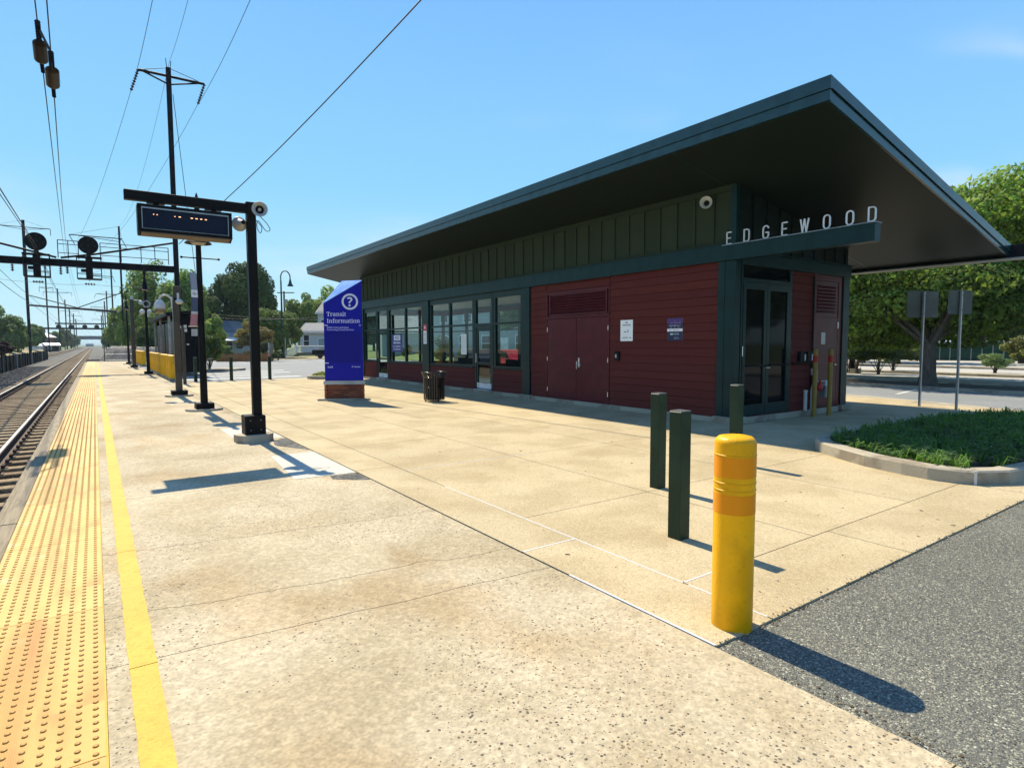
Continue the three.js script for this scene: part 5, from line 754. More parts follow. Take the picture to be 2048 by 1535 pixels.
{ // far signal bridges and the road overpass closing the view
  for (const [z, y, label] of [[-300, 8.3, 'far signal bridge with four dark signal heads over the tracks'], [-380, 12.6, 'thin far gantry over the tracks above the overpass']]) { const o = thing('far_gantry', label, 'signal bridge', [-4, y, z]); part(o, 'beam', B(-16, 5, y - 0.4, y + 0.3, z - 0.2, z + 0.2), M.poleFar); if (y < 10) for (const x of [-11.5, -7.5, -3, 1]) part(o, 'signal_head', rod([x, y + 0.7, z + 0.3], [x, y + 0.7, z + 0.5], 0.9, 12), M.poleFar); else part(o, 'upper_beam', B(-16, 5, y - 2.4, y - 2.1, z - 0.2, z + 0.2), M.poleFar); }
  const o = thing('overpass', 'grey road overpass crossing the tracks in the far distance', 'overpass', [-6, 0, -620]); M.farConcrete = paint([0.16, 0.155, 0.145], 0.8); part(o, 'deck', B(-34, 14, 6.2, 9.2, -624, -616), M.farConcrete); for (const x of [-30, -16, 8]) part(o, 'pier', B(x - 1, x + 1, -0.5, 6.2, -622, -618), M.farConcrete);
  single('far_building', B(-9, -1, -0.5, 3, -905, -900), paint([0.25, 0.25, 0.24], 0.6), 'pale block at the very end of the tracks', 'building');
}
function wire(pts, r, label, cat = 'wire', n = 24) { const path = []; for (let i = 0; i < pts.length - 1; i++) { const [a, b] = [pts[i], pts[i + 1]], sag = b[3] || 0; for (let k = i ? 1 : 0; k <= n; k++) { const t = k / n; path.push(V3(mix(a[0], b[0], t), mix(a[1], b[1], t) - sag * 4 * t * (1 - t), mix(a[2], b[2], t))); } } const g = new THREE.TubeGeometry(new THREE.CatmullRomCurve3(path), path.length * 2, r, 5, false); return single('overhead_wire', triUV(clean(g)), M.wire, label, cat); }
const ap = (u, v, d, sag = 0) => { const p = at(u, v, d); return [p.x, p.y, p.z, sag]; };
// catenary over the near track, drawn from its places in the photograph and its height over the rails
wire([ap(62, -60, 11), ap(74, 42, 12.2), ap(86, 146, 13.8), ap(112, 370, 26), ap(128, 505, 60), ap(160, 630, 170, 0.3), ap(183, 676, 560, 0.8)], 0.013, 'left of the two close overhead wires above the platform edge, upper left');
wire([ap(88, -60, 11), ap(101, 104, 12.4), ap(108, 195, 14), ap(122, 390, 28), ap(133, 505, 60), ap(164, 628, 170, 0.3), ap(184, 675, 560, 0.8)], 0.013, 'right of the two close overhead wires above the platform edge, upper left');
wire([ap(-30, 330, 12), ap(72, 492, 32), ap(130, 610, 80, 0.2), ap(176, 676, 400, 0.5)], 0.015, 'steep overhead wire crossing the left signal head');
wire([ap(-30, 345, 12), ap(55, 470, 26), ap(120, 592, 76, 0.2), ap(174, 674, 400, 0.5)], 0.011, 'thin overhead wire just under the steep one at the left edge');
wire([ap(-20, 547, 30), ap(60, 605, 60, 0.1), ap(150, 668, 260, 0.4)], 0.02, 'low overhead wire over the second track at the left edge');
wire([ap(-20, 520, 32), ap(60, 592, 60, 0.1), ap(150, 664, 260, 0.4)], 0.016, 'upper overhead wire over the second track at the left edge');
wire([ap(-10, 556, 43), ap(60, 563, 43, 0.05), ap(180, 568, 43, 0.1), ap(300, 572, 43, 0.1)], 0.012, 'thin cross span wire under the signal bridge', 'wire');
for (const [u, v, l] of [[76, 563, 'left'], [180, 568, 'right']]) { const c = at(u, v, 43); single('span_insulator', insulator([c.x - 0.32, c.y, c.z], [c.x + 0.32, c.y, c.z], 4, 0.11), M.insul, l + ' black insulator on the cross span wire under the signal bridge', 'insulator'); }
for (const [u, v, l] of [[24, 533, 'leftmost'], [121, 540, 'middle'], [134, 538, 'rightmost']]) { const c = at(u, v, 40); single('hanging_insulator', insulator([c.x, c.y + 0.32, c.z], [c.x, c.y - 0.3, c.z], 4, 0.11), M.insul, l + ' insulator hanging under the signal bridge girder', 'insulator'); }
{ // section insulators hanging in the two near wires
  const mk = (u, v0, v1, v2, v3, ub, d, label) => { const o = thing('section_insulator', label, 'insulator'), a = at(u, v0, d), b = at(mix(u, ub, 0.35), v1, d + 0.6), c = at(mix(u, ub, 0.7), v2, d + 1.2), e = at(ub, v3, d + 1.6); part(o, 'disc_string', insulator(a.toArray(), b.toArray(), 8, 0.055), M.insul); part(o, 'weight', (() => { const dir = c.clone().sub(b), q = new THREE.CapsuleGeometry(0.13, Math.max(0.1, dir.length() - 0.2), 8, 18); q.scale(1, 1, 0.6); q.applyQuaternion(new THREE.Quaternion().setFromUnitVectors(V3(0, 1, 0), dir.normalize())); q.translate(...b.clone().add(c).multiplyScalar(0.5).toArray()); return triUV(clean(q)); })(), M.insul); part(o, 'lower_disc_string', insulator(c.toArray(), e.toArray(), 5, 0.045), M.insul); };
  mk(74, 42, 82, 124, 146, 86, 12.2, 'brown barrel insulator in the left near overhead wire'); mk(101, 104, 136, 174, 195, 108, 12.4, 'brown barrel insulator in the right near overhead wire');
  wire([ap(80, 62, 12.3), ap(100, 102, 12.4)], 0.025, 'short slanting bar joining the two barrel insulators', 'hanger');
}
// transmission lines on the pole tops
const tipL = [P1[0] - 2.02, 16.9, P1[1]], tipR = [P1[0] + 1.58, 16.9, P1[1]];
wire([ap(318, -70, 22), [...tipL, 0.3], [RP[0][0] - 5.8, 17.0, RP[0][1], 1.2], [RP[1][0] - 4, 16, RP[1][1], 0.8]], 0.013, 'transmission wire on the left end of the tall pole top arm');
wire([ap(530, -70, 22), [...tipR, 0.3], [RP[0][0] - 2.4, 16.6, RP[0][1], 1.2], [RP[1][0] - 1, 16, RP[1][1], 0.8]], 0.013, 'transmission wire on the right end of the tall pole top arm');
wire([ap(393, -70, 22), [P1[0] + 0.1, 19.2, P1[1], 0.2], [RP[0][0], 20.4, RP[0][1], 2.2]], 0.01, 'faint ground wire over the very top of the tall pole');
wire([[P1[0] + 0.2, 17.2, P1[1]], [7.2, -0.3, -52]], 0.02, 'steep guy wire running down from the tall pole to the ground behind', 'guy wire');
wire([ap(860, -20, 16), ap(455, 395, 31, 0.15), [P1[0] + 0.2, 8.0, P1[1], 0.05]], 0.022, 'long cable climbing from the tall pole over the plaza to the upper right', 'cable');

// ---------------------------------------------------------------- trees and plants
M.bark = mat([1, 1, 1], 0.95, { map: tex(256, 0.8, (u, v) => { const g = vn(u * 24 + 2 * vn(u * 4, v * 4, 4, 501), v * 5, 24, 502), f = fbm(u * 8, v * 8, 8, 4, 503); return mix3([0.035, 0.028, 0.022], [0.14, 0.115, 0.09], g * 0.7 + f * 0.3); }) });
M.leaf = mat([1, 1, 1], 0.85, { phys: true, specularIntensity: 0.35, transmission: 0.55, thickness: 0, vertexColors: true });
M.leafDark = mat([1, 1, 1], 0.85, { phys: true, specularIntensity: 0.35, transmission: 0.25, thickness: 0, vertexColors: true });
function leaves(clumps, count, size, color, seed, vary = 0.35, droop = 0.25) { // folded leaf faces spread over clumps [x, y, z, rx, ry, rz]
  const r = rng(seed), pos = new Float32Array(count * 18), col = new Float32Array(count * 18), wsum = clumps.map((c) => c[3] * c[4] + c[4] * c[5] + c[3] * c[5]); let tot = 0; const cum = wsum.map((w) => (tot += w));
  const n = V3(), t = V3(), b = V3(), q = V3(), A = V3(), Bv = V3(), C = V3(), Dv = V3(), tone = clumps.map(() => 0.75 + 0.5 * r());
  for (let i = 0; i < count; i++) {
    const k = r() * tot; let ci = 0, hi = cum.length - 1; while (ci < hi) { const m = (ci + hi) >> 1; cum[m] < k ? ci = m + 1 : hi = m; }
    const c = clumps[ci], th = r() * 6.2832, z = r() * 2 - 1, s = Math.sqrt(1 - z * z), rad = 1.08 - 0.5 * r() * r() - 0.1 * r();
    n.set(s * Math.cos(th), z, s * Math.sin(th)); q.set(c[0] + n.x * c[3] * rad, c[1] + n.y * c[4] * rad, c[2] + n.z * c[5] * rad);
    n.x += (r() - 0.5) * 1.5; n.y += (r() - 0.5) * 1.3 + 0.35; n.z += (r() - 0.5) * 1.5; n.normalize();
    t.set(r() - 0.5, r() - 0.5 - droop, r() - 0.5).cross(n).normalize(); b.crossVectors(n, t);
    const l = size * (0.6 + 0.8 * r()), w = l * (0.28 + 0.14 * r());
    A.copy(q).addScaledVector(b, -l / 2); C.copy(q).addScaledVector(b, l / 2).addScaledVector(n, -l * 0.16); Bv.copy(q).addScaledVector(t, w).addScaledVector(n, -w * 0.45); Dv.copy(q).addScaledVector(t, -w).addScaledVector(n, -w * 0.45);
    [A, Bv, C, A, C, Dv].forEach((v, j) => { pos[i * 18 + j * 3] = v.x; pos[i * 18 + j * 3 + 1] = v.y; pos[i * 18 + j * 3 + 2] = v.z; });
    const m = tone[ci] * (1 - vary + 2 * vary * r()), y = (r() - 0.5) * 0.3; for (let j = 0; j < 6; j++) { col[i * 18 + j * 3] = color[0] * m * (1 + y); col[i * 18 + j * 3 + 1] = color[1] * m; col[i * 18 + j * 3 + 2] = color[2] * m * (1 - y); }
  }
  const g = new THREE.BufferGeometry(); g.setAttribute('position', new THREE.BufferAttribute(pos, 3)); g.setAttribute('color', new THREE.BufferAttribute(col, 3)); g.computeVertexNormals(); return g;
}
function limb(p, q, r0, r1, bend, seed) { const a = V3(...p), b = V3(...q), r = rng(seed), m = a.clone().lerp(b, 0.5).add(V3((r() - 0.5) * bend, bend * 0.3 * r(), (r() - 0.5) * bend)); const c = new THREE.QuadraticBezierCurve3(a, m, b), g = new THREE.TubeGeometry(c, 8, 1, 7, false), P = g.attributes.position; for (let i = 0; i < P.count; i++) { const k = Math.floor(i / 8) / 8, o = c.getPointAt(Math.min(1, k)), w = mix(r0, r1, k); P.setXYZ(i, o.x + (P.getX(i) - o.x) * w, o.y + (P.getY(i) - o.y) * w, o.z + (P.getZ(i) - o.z) * w); } return triUV(clean(g)); }
// a tree: trunk and limbs, crown of clumps in an uneven envelope
function tree(name, label, pos, o) {
  const [x, y, z] = pos, [ox, oz] = o.off || [0, 0], r = rng(o.seed), t = thing(name, label, o.category || 'tree', pos, { group: o.group }), [rx, ry, rz] = o.r, cy = y + o.cy, clumps = [];
  for (let i = 0; i < o.n; i++) {
    let a, e, d; do { a = r() * 6.2832; e = Math.asin(r() * 2 - 1); d = Math.pow(r(), 0.45); } while (Math.sin(e) < (o.flat ?? -0.75));
    const k = o.lump * (0.6 + 0.75 * r()), top = 1 - 0.25 * (o.cone || 0) * Math.max(0, Math.sin(e) * 2); clumps.push([x + ox + rx * d * 0.86 * Math.cos(e) * Math.cos(a) * top, cy + ry * d * 0.86 * Math.sin(e), z + oz + rz * d * 0.86 * Math.cos(e) * Math.sin(a) * top, rx * k, ry * k * 0.8, rz * k]);
  }
  const tr = o.trunk || 0.2, fork = y + (o.fork ?? o.cy * 0.5), gs = [];
  gs.push(lathe([[tr * 1.9, -0.15], [tr * 1.35, 0.12], [tr * 1.05, 0.5], [tr * 0.92, Math.max(0.6, fork - y)]], x, y, z, 12));
  part(t, 'trunk', gs, M.bark);
  const lim = clumps.filter((c) => c[1] > fork + (o.off ? 0.75 : 0) * Math.hypot(c[0] - x, c[2] - z)).slice(0, o.limbs ?? 9).map((c, i) => limb([x + tr * 0.4 * (r() - 0.5), fork - 0.12, z + tr * 0.4 * (r() - 0.5)], [c[0], c[1], c[2]], tr * (0.3 + 0.2 * r()), tr * 0.05, 0.2 * rx, o.seed + i)); if (lim.length) part(t, 'limbs', lim, M.bark);
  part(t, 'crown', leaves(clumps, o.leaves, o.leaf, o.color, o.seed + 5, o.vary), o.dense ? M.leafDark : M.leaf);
  return t;
}
const gp = (u, v, d) => at(u, v, d).toArray();
function backTree(name, label, u, vb, vt, d, wpx, o) { // a tree by the pixel of its foot, its top and its width at a distance
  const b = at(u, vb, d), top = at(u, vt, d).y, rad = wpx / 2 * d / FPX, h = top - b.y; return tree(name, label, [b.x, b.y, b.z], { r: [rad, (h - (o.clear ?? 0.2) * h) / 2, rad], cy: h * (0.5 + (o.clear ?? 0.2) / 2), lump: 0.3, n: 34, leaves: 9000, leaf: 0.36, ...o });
}
// the big maple right of the building
tree('maple_tree', 'large spreading maple with thick forked trunk right of the building', [26.3, -0.05, -9.5], { off: [3.2, -1.2], r: [6.3, 4.0, 8.8], cy: 4.85, n: 150, lump: 0.19, leaves: 130000, leaf: 0.17, color: [0.2, 0.3, 0.045], seed: 71, trunk: 0.25, fork: 1.6, limbs: 8, flat: -1, vary: 0.6 });
backTree('broadleaf_tree', 'tall bright green tree behind the maple at the right edge', 2110, 720, 385, 44, 330, { color: [0.17, 0.25, 0.03], seed: 83, leaves: 26000, leaf: 0.34, n: 70, lump: 0.24, trunk: 0.35, clear: 0.25 });
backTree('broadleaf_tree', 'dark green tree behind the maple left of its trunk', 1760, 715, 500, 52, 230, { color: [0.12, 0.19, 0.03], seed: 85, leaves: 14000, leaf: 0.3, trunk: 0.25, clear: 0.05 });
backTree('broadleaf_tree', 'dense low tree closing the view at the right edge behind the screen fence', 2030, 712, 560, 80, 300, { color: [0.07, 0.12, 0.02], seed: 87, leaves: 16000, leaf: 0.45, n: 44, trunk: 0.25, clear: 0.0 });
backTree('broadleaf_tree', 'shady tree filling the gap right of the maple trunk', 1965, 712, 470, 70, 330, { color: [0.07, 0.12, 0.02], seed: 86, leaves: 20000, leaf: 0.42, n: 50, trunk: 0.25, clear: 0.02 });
// trees out of frame behind the drive, mirrored dark in the end doors
for (const [x, z, h, s] of [[44, 16, 11, 181], [50, 26, 12, 182], [42, 30, 10, 183], [56, 38, 13, 184], [36, 22, 9, 185]]) tree('broadleaf_tree', ['first', 'second', 'third', 'fourth', 'fifth'][s - 181] + ' dark tree of the belt beyond the asphalt drive, outside the picture', [x, -0.4, z], { r: [5, h * 0.48, 5], cy: h * 0.52, n: 40, lump: 0.3, leaves: 9000, leaf: 0.45, color: [0.07, 0.11, 0.02], seed: s, trunk: 0.3 });
// middle distance, left to right
backTree('broadleaf_tree', 'broad very dark tree over the house with solar panels', 478, 712, 524, 92, 138, { color: [0.078, 0.121, 0.027], seed: 91, leaves: 26000, leaf: 0.4, n: 46, trunk: 0.4, clear: 0.06, dense: true });
backTree('broadleaf_tree', 'pale green leafy tree top behind the signal bridge pole', 366, 715, 540, 84, 88, { color: [0.213, 0.311, 0.0675], seed: 92, leaves: 9000, clear: 0.1 });
backTree('broadleaf_tree', 'tallest green tree in the clump behind the shelter', 318, 715, 520, 88, 110, { color: [0.198, 0.284, 0.054], seed: 93, leaves: 11000, clear: 0.1, n: 46 });
backTree('broadleaf_tree', 'green tree left in the clump behind the shelter', 276, 715, 556, 96, 92, { color: [0.184, 0.27, 0.054], seed: 94, leaves: 9000, clear: 0.05 });
backTree('broadleaf_tree', 'low yellow green tree at the left end of the clump by the thin poles', 246, 715, 606, 130, 66, { color: [0.213, 0.284, 0.054], seed: 95, leaves: 7000, clear: 0.02, leaf: 0.5 });
backTree('broadleaf_tree', 'small distant tree touching the thin poles right of the tracks', 226, 708, 645, 210, 34, { color: [0.184, 0.27, 0.0675], seed: 96, leaves: 4000, clear: 0.02, leaf: 0.8 });
backTree('broadleaf_tree', 'dark lower tree behind the dark shelter', 340, 722, 600, 74, 120, { color: [0.113, 0.176, 0.0405], seed: 97, leaves: 10000, clear: 0.02 });
backTree('broadleaf_tree', 'round bushy tree beside the green street lamp', 552, 712, 612, 76, 118, { color: [0.156, 0.216, 0.0405], seed: 98, leaves: 12000, clear: 0.02, n: 40 });
backTree('broadleaf_tree', 'tall bright tree left of the blue totem, behind the street lamp', 612, 706, 582, 112, 84, { color: [0.198, 0.27, 0.0405], seed: 99, leaves: 10000, clear: 0.02, leaf: 0.45 });
backTree('broadleaf_tree', 'tall bright tree directly behind the blue totem', 668, 704, 573, 118, 104, { color: [0.241, 0.311, 0.0473], seed: 100, leaves: 12000, clear: 0.02, leaf: 0.45 });
backTree('broadleaf_tree', 'yellow green small tree left of the dark broad tree', 427, 712, 626, 70, 46, { color: [0.312, 0.4, 0.0675], seed: 101, leaves: 4000, clear: 0.05 });
backTree('ornamental_tree', 'olive brown small tree before the house with solar panels', 507, 712, 641, 66, 72, { color: [0.284, 0.23, 0.0675], seed: 102, leaves: 6000, clear: 0.2, leaf: 0.26 });
// far left
for (const [u, vb, vt, d, w, s, l] of [[14, 712, 606, 120, 74, 111, 'tall green tree at the left edge of the picture'], [36, 708, 640, 135, 46, 112, 'green tree just right of the left edge, before the leftmost pole'], [62, 703, 646, 170, 52, 113, 'green tree between the leftmost pole and the white roofed house'], [78, 700, 652, 260, 30, 114, 'distant tree behind the white roofed house'], [112, 699, 662, 260, 30, 115, 'distant tree right of the white roofed house'], [130, 698, 658, 300, 30, 116, 'yellowish distant tree left of the tracks'], [147, 697, 667, 420, 24, 117, 'farthest small tree left of the tracks']]) backTree('broadleaf_tree', l, u, vb, vt, d, w, { color: s === 116 ? [0.2, 0.22, 0.05] : [0.15, 0.23, 0.05], seed: s, leaves: 7000, leaf: 0.0042 * d, clear: 0.03 });
backTree('shrub', 'dark red brown bush at the left edge beyond the fence', 6, 716, 680, 70, 34, { color: [0.0496, 0.0162, 0.0189], seed: 120, leaves: 4000, leaf: 0.18, clear: 0, category: 'shrub' });
// shrubs on the island by the far bollards, and plants along the far lot
tree('shrub', 'bright green tall shrub on the traffic island left of the lamp post', [4.55, -0.05, -43.5], { r: [0.85, 1.55, 0.85], cy: 1.75, n: 22, lump: 0.36, leaves: 4500, leaf: 0.16, color: [0.19, 0.28, 0.04], seed: 131, trunk: 0.05, fork: 0.1, limbs: 12, category: 'shrub' });
tree('shrub', 'round green shrub on the traffic island right of the lamp post', [6.1, -0.05, -43.2], { r: [0.95, 1.15, 0.9], cy: 1.35, n: 20, lump: 0.36, leaves: 4500, leaf: 0.15, color: [0.13, 0.2, 0.04], seed: 132, trunk: 0.05, fork: 0.1, limbs: 12, category: 'shrub' });
single('traffic_island', prism([[3.6, -45.2], [7.6, -44.6], [8.3, -43.2], [7.2, -42], [3.6, -41.6]], 'y', -0.2, 0.02), M.kerb, 'kerbed island carrying the two shrubs on the far lot', 'traffic island', STR);
for (const [u, vb, vt, d, w, c, s, l] of [[455, 715, 690, 62, 34, [0.13, 0.2, 0.07], 141, 'pale green bush before the house with solar panels'], [527, 716, 680, 64, 28, [0.13, 0.15, 0.05], 142, 'tall yellowish weed right of the gantry post'], [556, 717, 700, 60, 26, [0.09, 0.12, 0.03], 143, 'low green weed at the foot of the street lamp'], [496, 714, 700, 63, 24, [0.12, 0.11, 0.04], 144, 'brownish weed left of the gantry post']]) backTree('shrub', l, u, vb, vt, d, w, { color: c, seed: s, leaves: 1800, leaf: 0.16, clear: 0, trunk: 0.04, category: 'shrub' });
{ // dry orange grass band
  const gs = [], r = rng(61), pos = []; for (let i = 0; i < 9000; i++) { const u = 432 + 110 * r(), d = 60 + 6 * r(), b = at(u, 716, d), h = 0.3 + 0.6 * r(), a = r() * 6.3, w = 0.03; pos.push(b.x - w * Math.cos(a), -0.1, b.z - w * Math.sin(a), b.x + w * Math.cos(a), -0.1, b.z + w * Math.sin(a), b.x + 0.2 * (r() - 0.5), -0.1 + h, b.z + 0.2 * (r() - 0.5)); } void gs;
  single('dry_grass', fromTris(pos), mat([0.3, 0.17, 0.06], 0.9), 'orange brown dry grass along the far side of the lot', 'grass', { kind: 'stuff' });
}
// ---------------------------------------------------------------- planting bed with kerb before the building end
{
  const out = [[8.72, -4.5], [8.45, -4.1], [8.2, -3.65], [8.05, -3.15], [8.0, -2.85], [8.04, -2.6], [8.12, -2.42], [8.5, -2.2], [9.2, -2.08], [11, -1.98], [14.6, -1.9], [15.6, -2.15], [16.1, -2.8], [16.1, -3.7], [15.5, -4.35], [14.5, -4.75], [13, -4.9], [11, -4.95], [9.6, -4.88], [9.0, -4.72]];
  const cen = [12, -3.45], inn = out.map(([x, z], i) => { const p = out[(i + out.length - 1) % out.length], n = out[(i + 1) % out.length], tx = n[0] - p[0], tz = n[1] - p[1], l = Math.hypot(tx, tz); return [x + tz / l * 0.2, z - tx / l * 0.2]; });
  const o = thing('planting_bed', 'kerbed bed of dark green grass before the end of the building', 'planting bed', [12, 0, -3.4]); void cen;
  const ring = [], y = 0.158, ch = 0.02, N = out.length; const seg = (i) => [out[i], out[(i + 1) % N], inn[i], inn[(i + 1) % N]];
  for (let i = 0; i < N; i++) { const [a, b, c, d] = seg(i), ma = [mix(a[0], c[0], 0.1), mix(a[1], c[1], 0.1)], mb = [mix(b[0], d[0], 0.1), mix(b[1], d[1], 0.1)]; const qd = (p, y0, q, y1, r2, y2, s, y3) => ring.push(p[0], y0, p[1], q[0], y1, q[1], r2[0], y2, r2[1], p[0], y0, p[1], r2[0], y2, r2[1], s[0], y3, s[1]); qd(a, -0.1, b, -0.1, b, y - ch, a, y - ch); qd(a, y - ch, b, y - ch, mb, y, ma, y); qd(ma, y, mb, y, d, y, c, y); qd(c, y, d, y, d, 0, c, 0); }
  part(o, 'kerb', fromTris(ring), M.kerb); const ctr = sheet(inn, 0.105); part(o, 'soil', ctr, M.soil);
  part(o, 'kerb_joint', B(8.115, 8.13, -0.02, 0.16, -2.43, -2.405), M.sealant);
  const r = rng(77), inside = (x, z) => { let c = false; for (let i = 0, j = N - 1; i < N; j = i++) { const [xi, zi] = inn[i], [xj, zj] = inn[j]; if ((zi > z) !== (zj > z) && x < (xj - xi) * (z - zi) / (zj - zi) + xi) c = !c; } return c; };
  const pos = [], col = []; for (let i = 0; i < 2100; i++) { const cx = mix(8, 16.2, r()), cz = mix(-5, -1.9, r()); if (!inside(cx, cz)) continue; const lean = r() * 6.3, tone = 0.5 + 0.8 * wn(cx * 1.2 + 20, cz * 1.2 + 40, 611, 3), yel = wn(cx * 0.8 + 70, cz * 0.8 + 30, 613, 3) * 0.6;
    for (let k = 0; k < 11; k++) { const a = lean + (r() - 0.5) * 2.6, l = 0.1 + 0.2 * r() * r() + 0.05 * r(), w = 0.005 + 0.004 * r(), hx = Math.cos(a), hz = Math.sin(a), b = [cx + 0.05 * (r() - 0.5), 0.1, cz + 0.05 * (r() - 0.5)], m = [b[0] + hx * l * 0.3, b[1] + l * 0.62, b[2] + hz * l * 0.3], e = [b[0] + hx * l * 0.9, b[1] + l * (0.35 + 0.35 * r()), b[2] + hz * l * 0.9], q = 0.7 + 0.6 * r(); pos.push(b[0] - hz * w, b[1], b[2] + hx * w, b[0] + hz * w, b[1], b[2] - hx * w, m[0] + hz * w, m[1], m[2] - hx * w, b[0] - hz * w, b[1], b[2] + hx * w, m[0] + hz * w, m[1], m[2] - hx * w, m[0] - hz * w, m[1], m[2] + hx * w, m[0] - hz * w, m[1], m[2] + hx * w, m[0] + hz * w, m[1], m[2] - hx * w, ...e); for (let j = 0; j < 9; j++) col.push((0.075 + 0.09 * yel) * tone * q * 1.3, 0.27 * tone * q, 0.025 * tone * q); } }
  const g = fromTris(pos); g.setAttribute('color', new THREE.Float32BufferAttribute(col, 3)); part(o, 'grass_blades', g, M.leaf, { kind: 'stuff' });
}
{ // small round planter at the far plaza edge
  const x = 9.15, z = -28.2, o = thing('round_planter', 'low round kerbed planter with yellow flowers behind the blue totem', 'planter', [x, 0, z]); part(o, 'kerb', lathe([[1.05, -0.02], [1.05, 0.13], [1.02, 0.15], [0.87, 0.15], [0.87, 0.02]], x, 0, z, 32), M.kerb); part(o, 'soil', cyl(x, z, 0, 0.1, 0.88, 0.88, 24), M.soil);
  part(o, 'plants', leaves([[x, 0.16, z, 0.8, 0.16, 0.8]], 1500, 0.12, [0.24, 0.27, 0.06], 621), M.leaf, { kind: 'stuff' });
}
// ---------------------------------------------------------------- across the street on the right
for (const [poly, l, m, y] of [[[[27.6, 4], [29.6, 4], [30.6, -16.5], [28.4, -16.5], [27.6, -12]], 'kerbed strip under the maple beyond the street', M.kerb, 0.03], [[[36, 6], [37.4, 6], [38, -24], [36.6, -24]], 'low kerbed strip across the pale parking lot', M.kerb, 0.02], [[[46, 6], [47.4, 6], [48, -30], [46.6, -30]], 'farther kerbed strip across the pale parking lot', M.kerb, 0.02]]) single('median', prism(poly, 'y', -0.2, y), m, l, 'median', STR);
single('pale_lot', sheet([[29, 14], [75, 14], [75, -32], [31.5, -32]], -0.112), M.paleLot, 'pale sunlit parking lot beyond the maple', 'parking lot', STR);
single('maple_bed', prism([[25.2, -13.8], [27.7, -13.8], [27.6, -3], [24.8, -3]], 'y', -0.2, -0.02), M.soil, 'mulched bed round the maple trunk', 'planting bed', STR);
part(scene.getObjectByName('maple_bed'), 'kerb', prism([[25.0, -14], [25.2, -14], [24.8, -2.9], [24.6, -2.9]], 'y', -0.2, 0.0), M.kerb);
const hedgeAt = (u, v, d, r, l, s, c = [0.05, 0.095, 0.025], n = 5000) => { const p = at(u, v, d); return tree('hedge_shrub', l, [p.x, -0.05, p.z], { r: [r, 0.72, r], cy: 1.25, n: 20, lump: 0.42, leaves: n, leaf: 0.1, color: c, seed: s, trunk: 0.05, fork: 0.08, limbs: 14, category: 'shrub' }); };
hedgeAt(1714, 745, 33, 0.8, 'clipped shrub beside the dark lamp post, left of three', 151); hedgeAt(1757, 747, 32.5, 0.95, 'clipped shrub in the middle of three left of the maple', 152); hedgeAt(1786, 746, 34, 0.85, 'clipped shrub nearest the maple trunk of the three', 153, [0.055, 0.1, 0.03]);
{ const p = at(1990, 752, 33); tree('hedge_shrub', 'small round pale flowering bush on the strip right of the sign posts', [p.x, 0, p.z], { r: [0.72, 0.45, 0.7], cy: 0.6, n: 16, lump: 0.42, leaves: 3500, leaf: 0.09, color: [0.18, 0.26, 0.09], seed: 155, trunk: 0.05, fork: 0.05, limbs: 8, category: 'shrub' }); }
backTree('shrub', 'bright yellow green spreading bush behind the clipped shrubs', 1795, 735, 664, 46, 110, { color: [0.17, 0.21, 0.04], seed: 156, leaves: 6000, leaf: 0.2, clear: 0.05, category: 'shrub' });
backTree('shrub', 'pale blossoming bush beside the dark lamp post', 1722, 722, 680, 44, 36, { color: [0.45, 0.45, 0.25], seed: 157, leaves: 2500, leaf: 0.16, clear: 0.05, category: 'shrub' });
backTree('shrub', 'yellow bush at the right edge before the green screen fence', 2044, 728, 672, 48, 60, { color: [0.2, 0.22, 0.05], seed: 158, leaves: 3500, leaf: 0.2, clear: 0.05, category: 'shrub' });
{ // dark lamp post and bicycle rack
  const p = at(1704, 752, 33.5), x = p.x, z = p.z, o = thing('street_lamp_post', 'dark lamp post on a square base behind the right corner of the building', 'lamp post', [x, 0, z]); part(o, 'base', B(x - 0.35, x + 0.35, -0.1, 0.16, z - 0.35, z + 0.35, 0.02), M.kerb); part(o, 'plinth', cyl(x, z, 0.16, 0.7, 0.2, 0.15, 12), M.black); part(o, 'pole', cyl(x, z, 0.7, 5.2, 0.13, 0.09, 12), M.black); part(o, 'lamp_shade', lathe([[0.06, 5.6], [0.25, 5.35], [0.32, 5.2], [0.1, 5.22]], x, 0, z, 16), M.black);
  const q = at(1690, 748, 33), b = thing('bicycle_rack', 'black looped bicycle rack beside the dark lamp post', 'bicycle rack', [q.x, 0, q.z]); for (let i = 0; i < 4; i++) { const a = q.x - 0.9 + i * 0.4; part(b, 'loop', tube([[a, -0.05, q.z], [a, 0.75, q.z], [a + 0.1, 0.9, q.z], [a + 0.2, 0.75, q.z], [a + 0.2, -0.05, q.z]], 0.03, 6, 24), M.black); }
}
{ const a = at(1800, 720, 58), b = at(2100, 722, 52), o = thing('screen_fence', 'long dark green screen fence beyond the pale parking lot', 'fence', [(a.x + b.x) / 2, 0, (a.z + b.z) / 2]), g = paint([0.012, 0.06, 0.045], 0.8); const n = 14; for (let i = 0; i < n; i++) { const p = a.clone().lerp(b, i / n), q = a.clone().lerp(b, (i + 1) / n), y1 = 1.55; part(o, 'screen_panel', fromTris([p.x, -0.1, p.z, q.x, -0.1, q.z, q.x, y1, q.z, p.x, -0.1, p.z, q.x, y1, q.z, p.x, y1, p.z]), g); part(o, 'post', cyl(p.x, p.z, -0.1, 1.65, 0.04, 0.04, 6), M.galv); } }

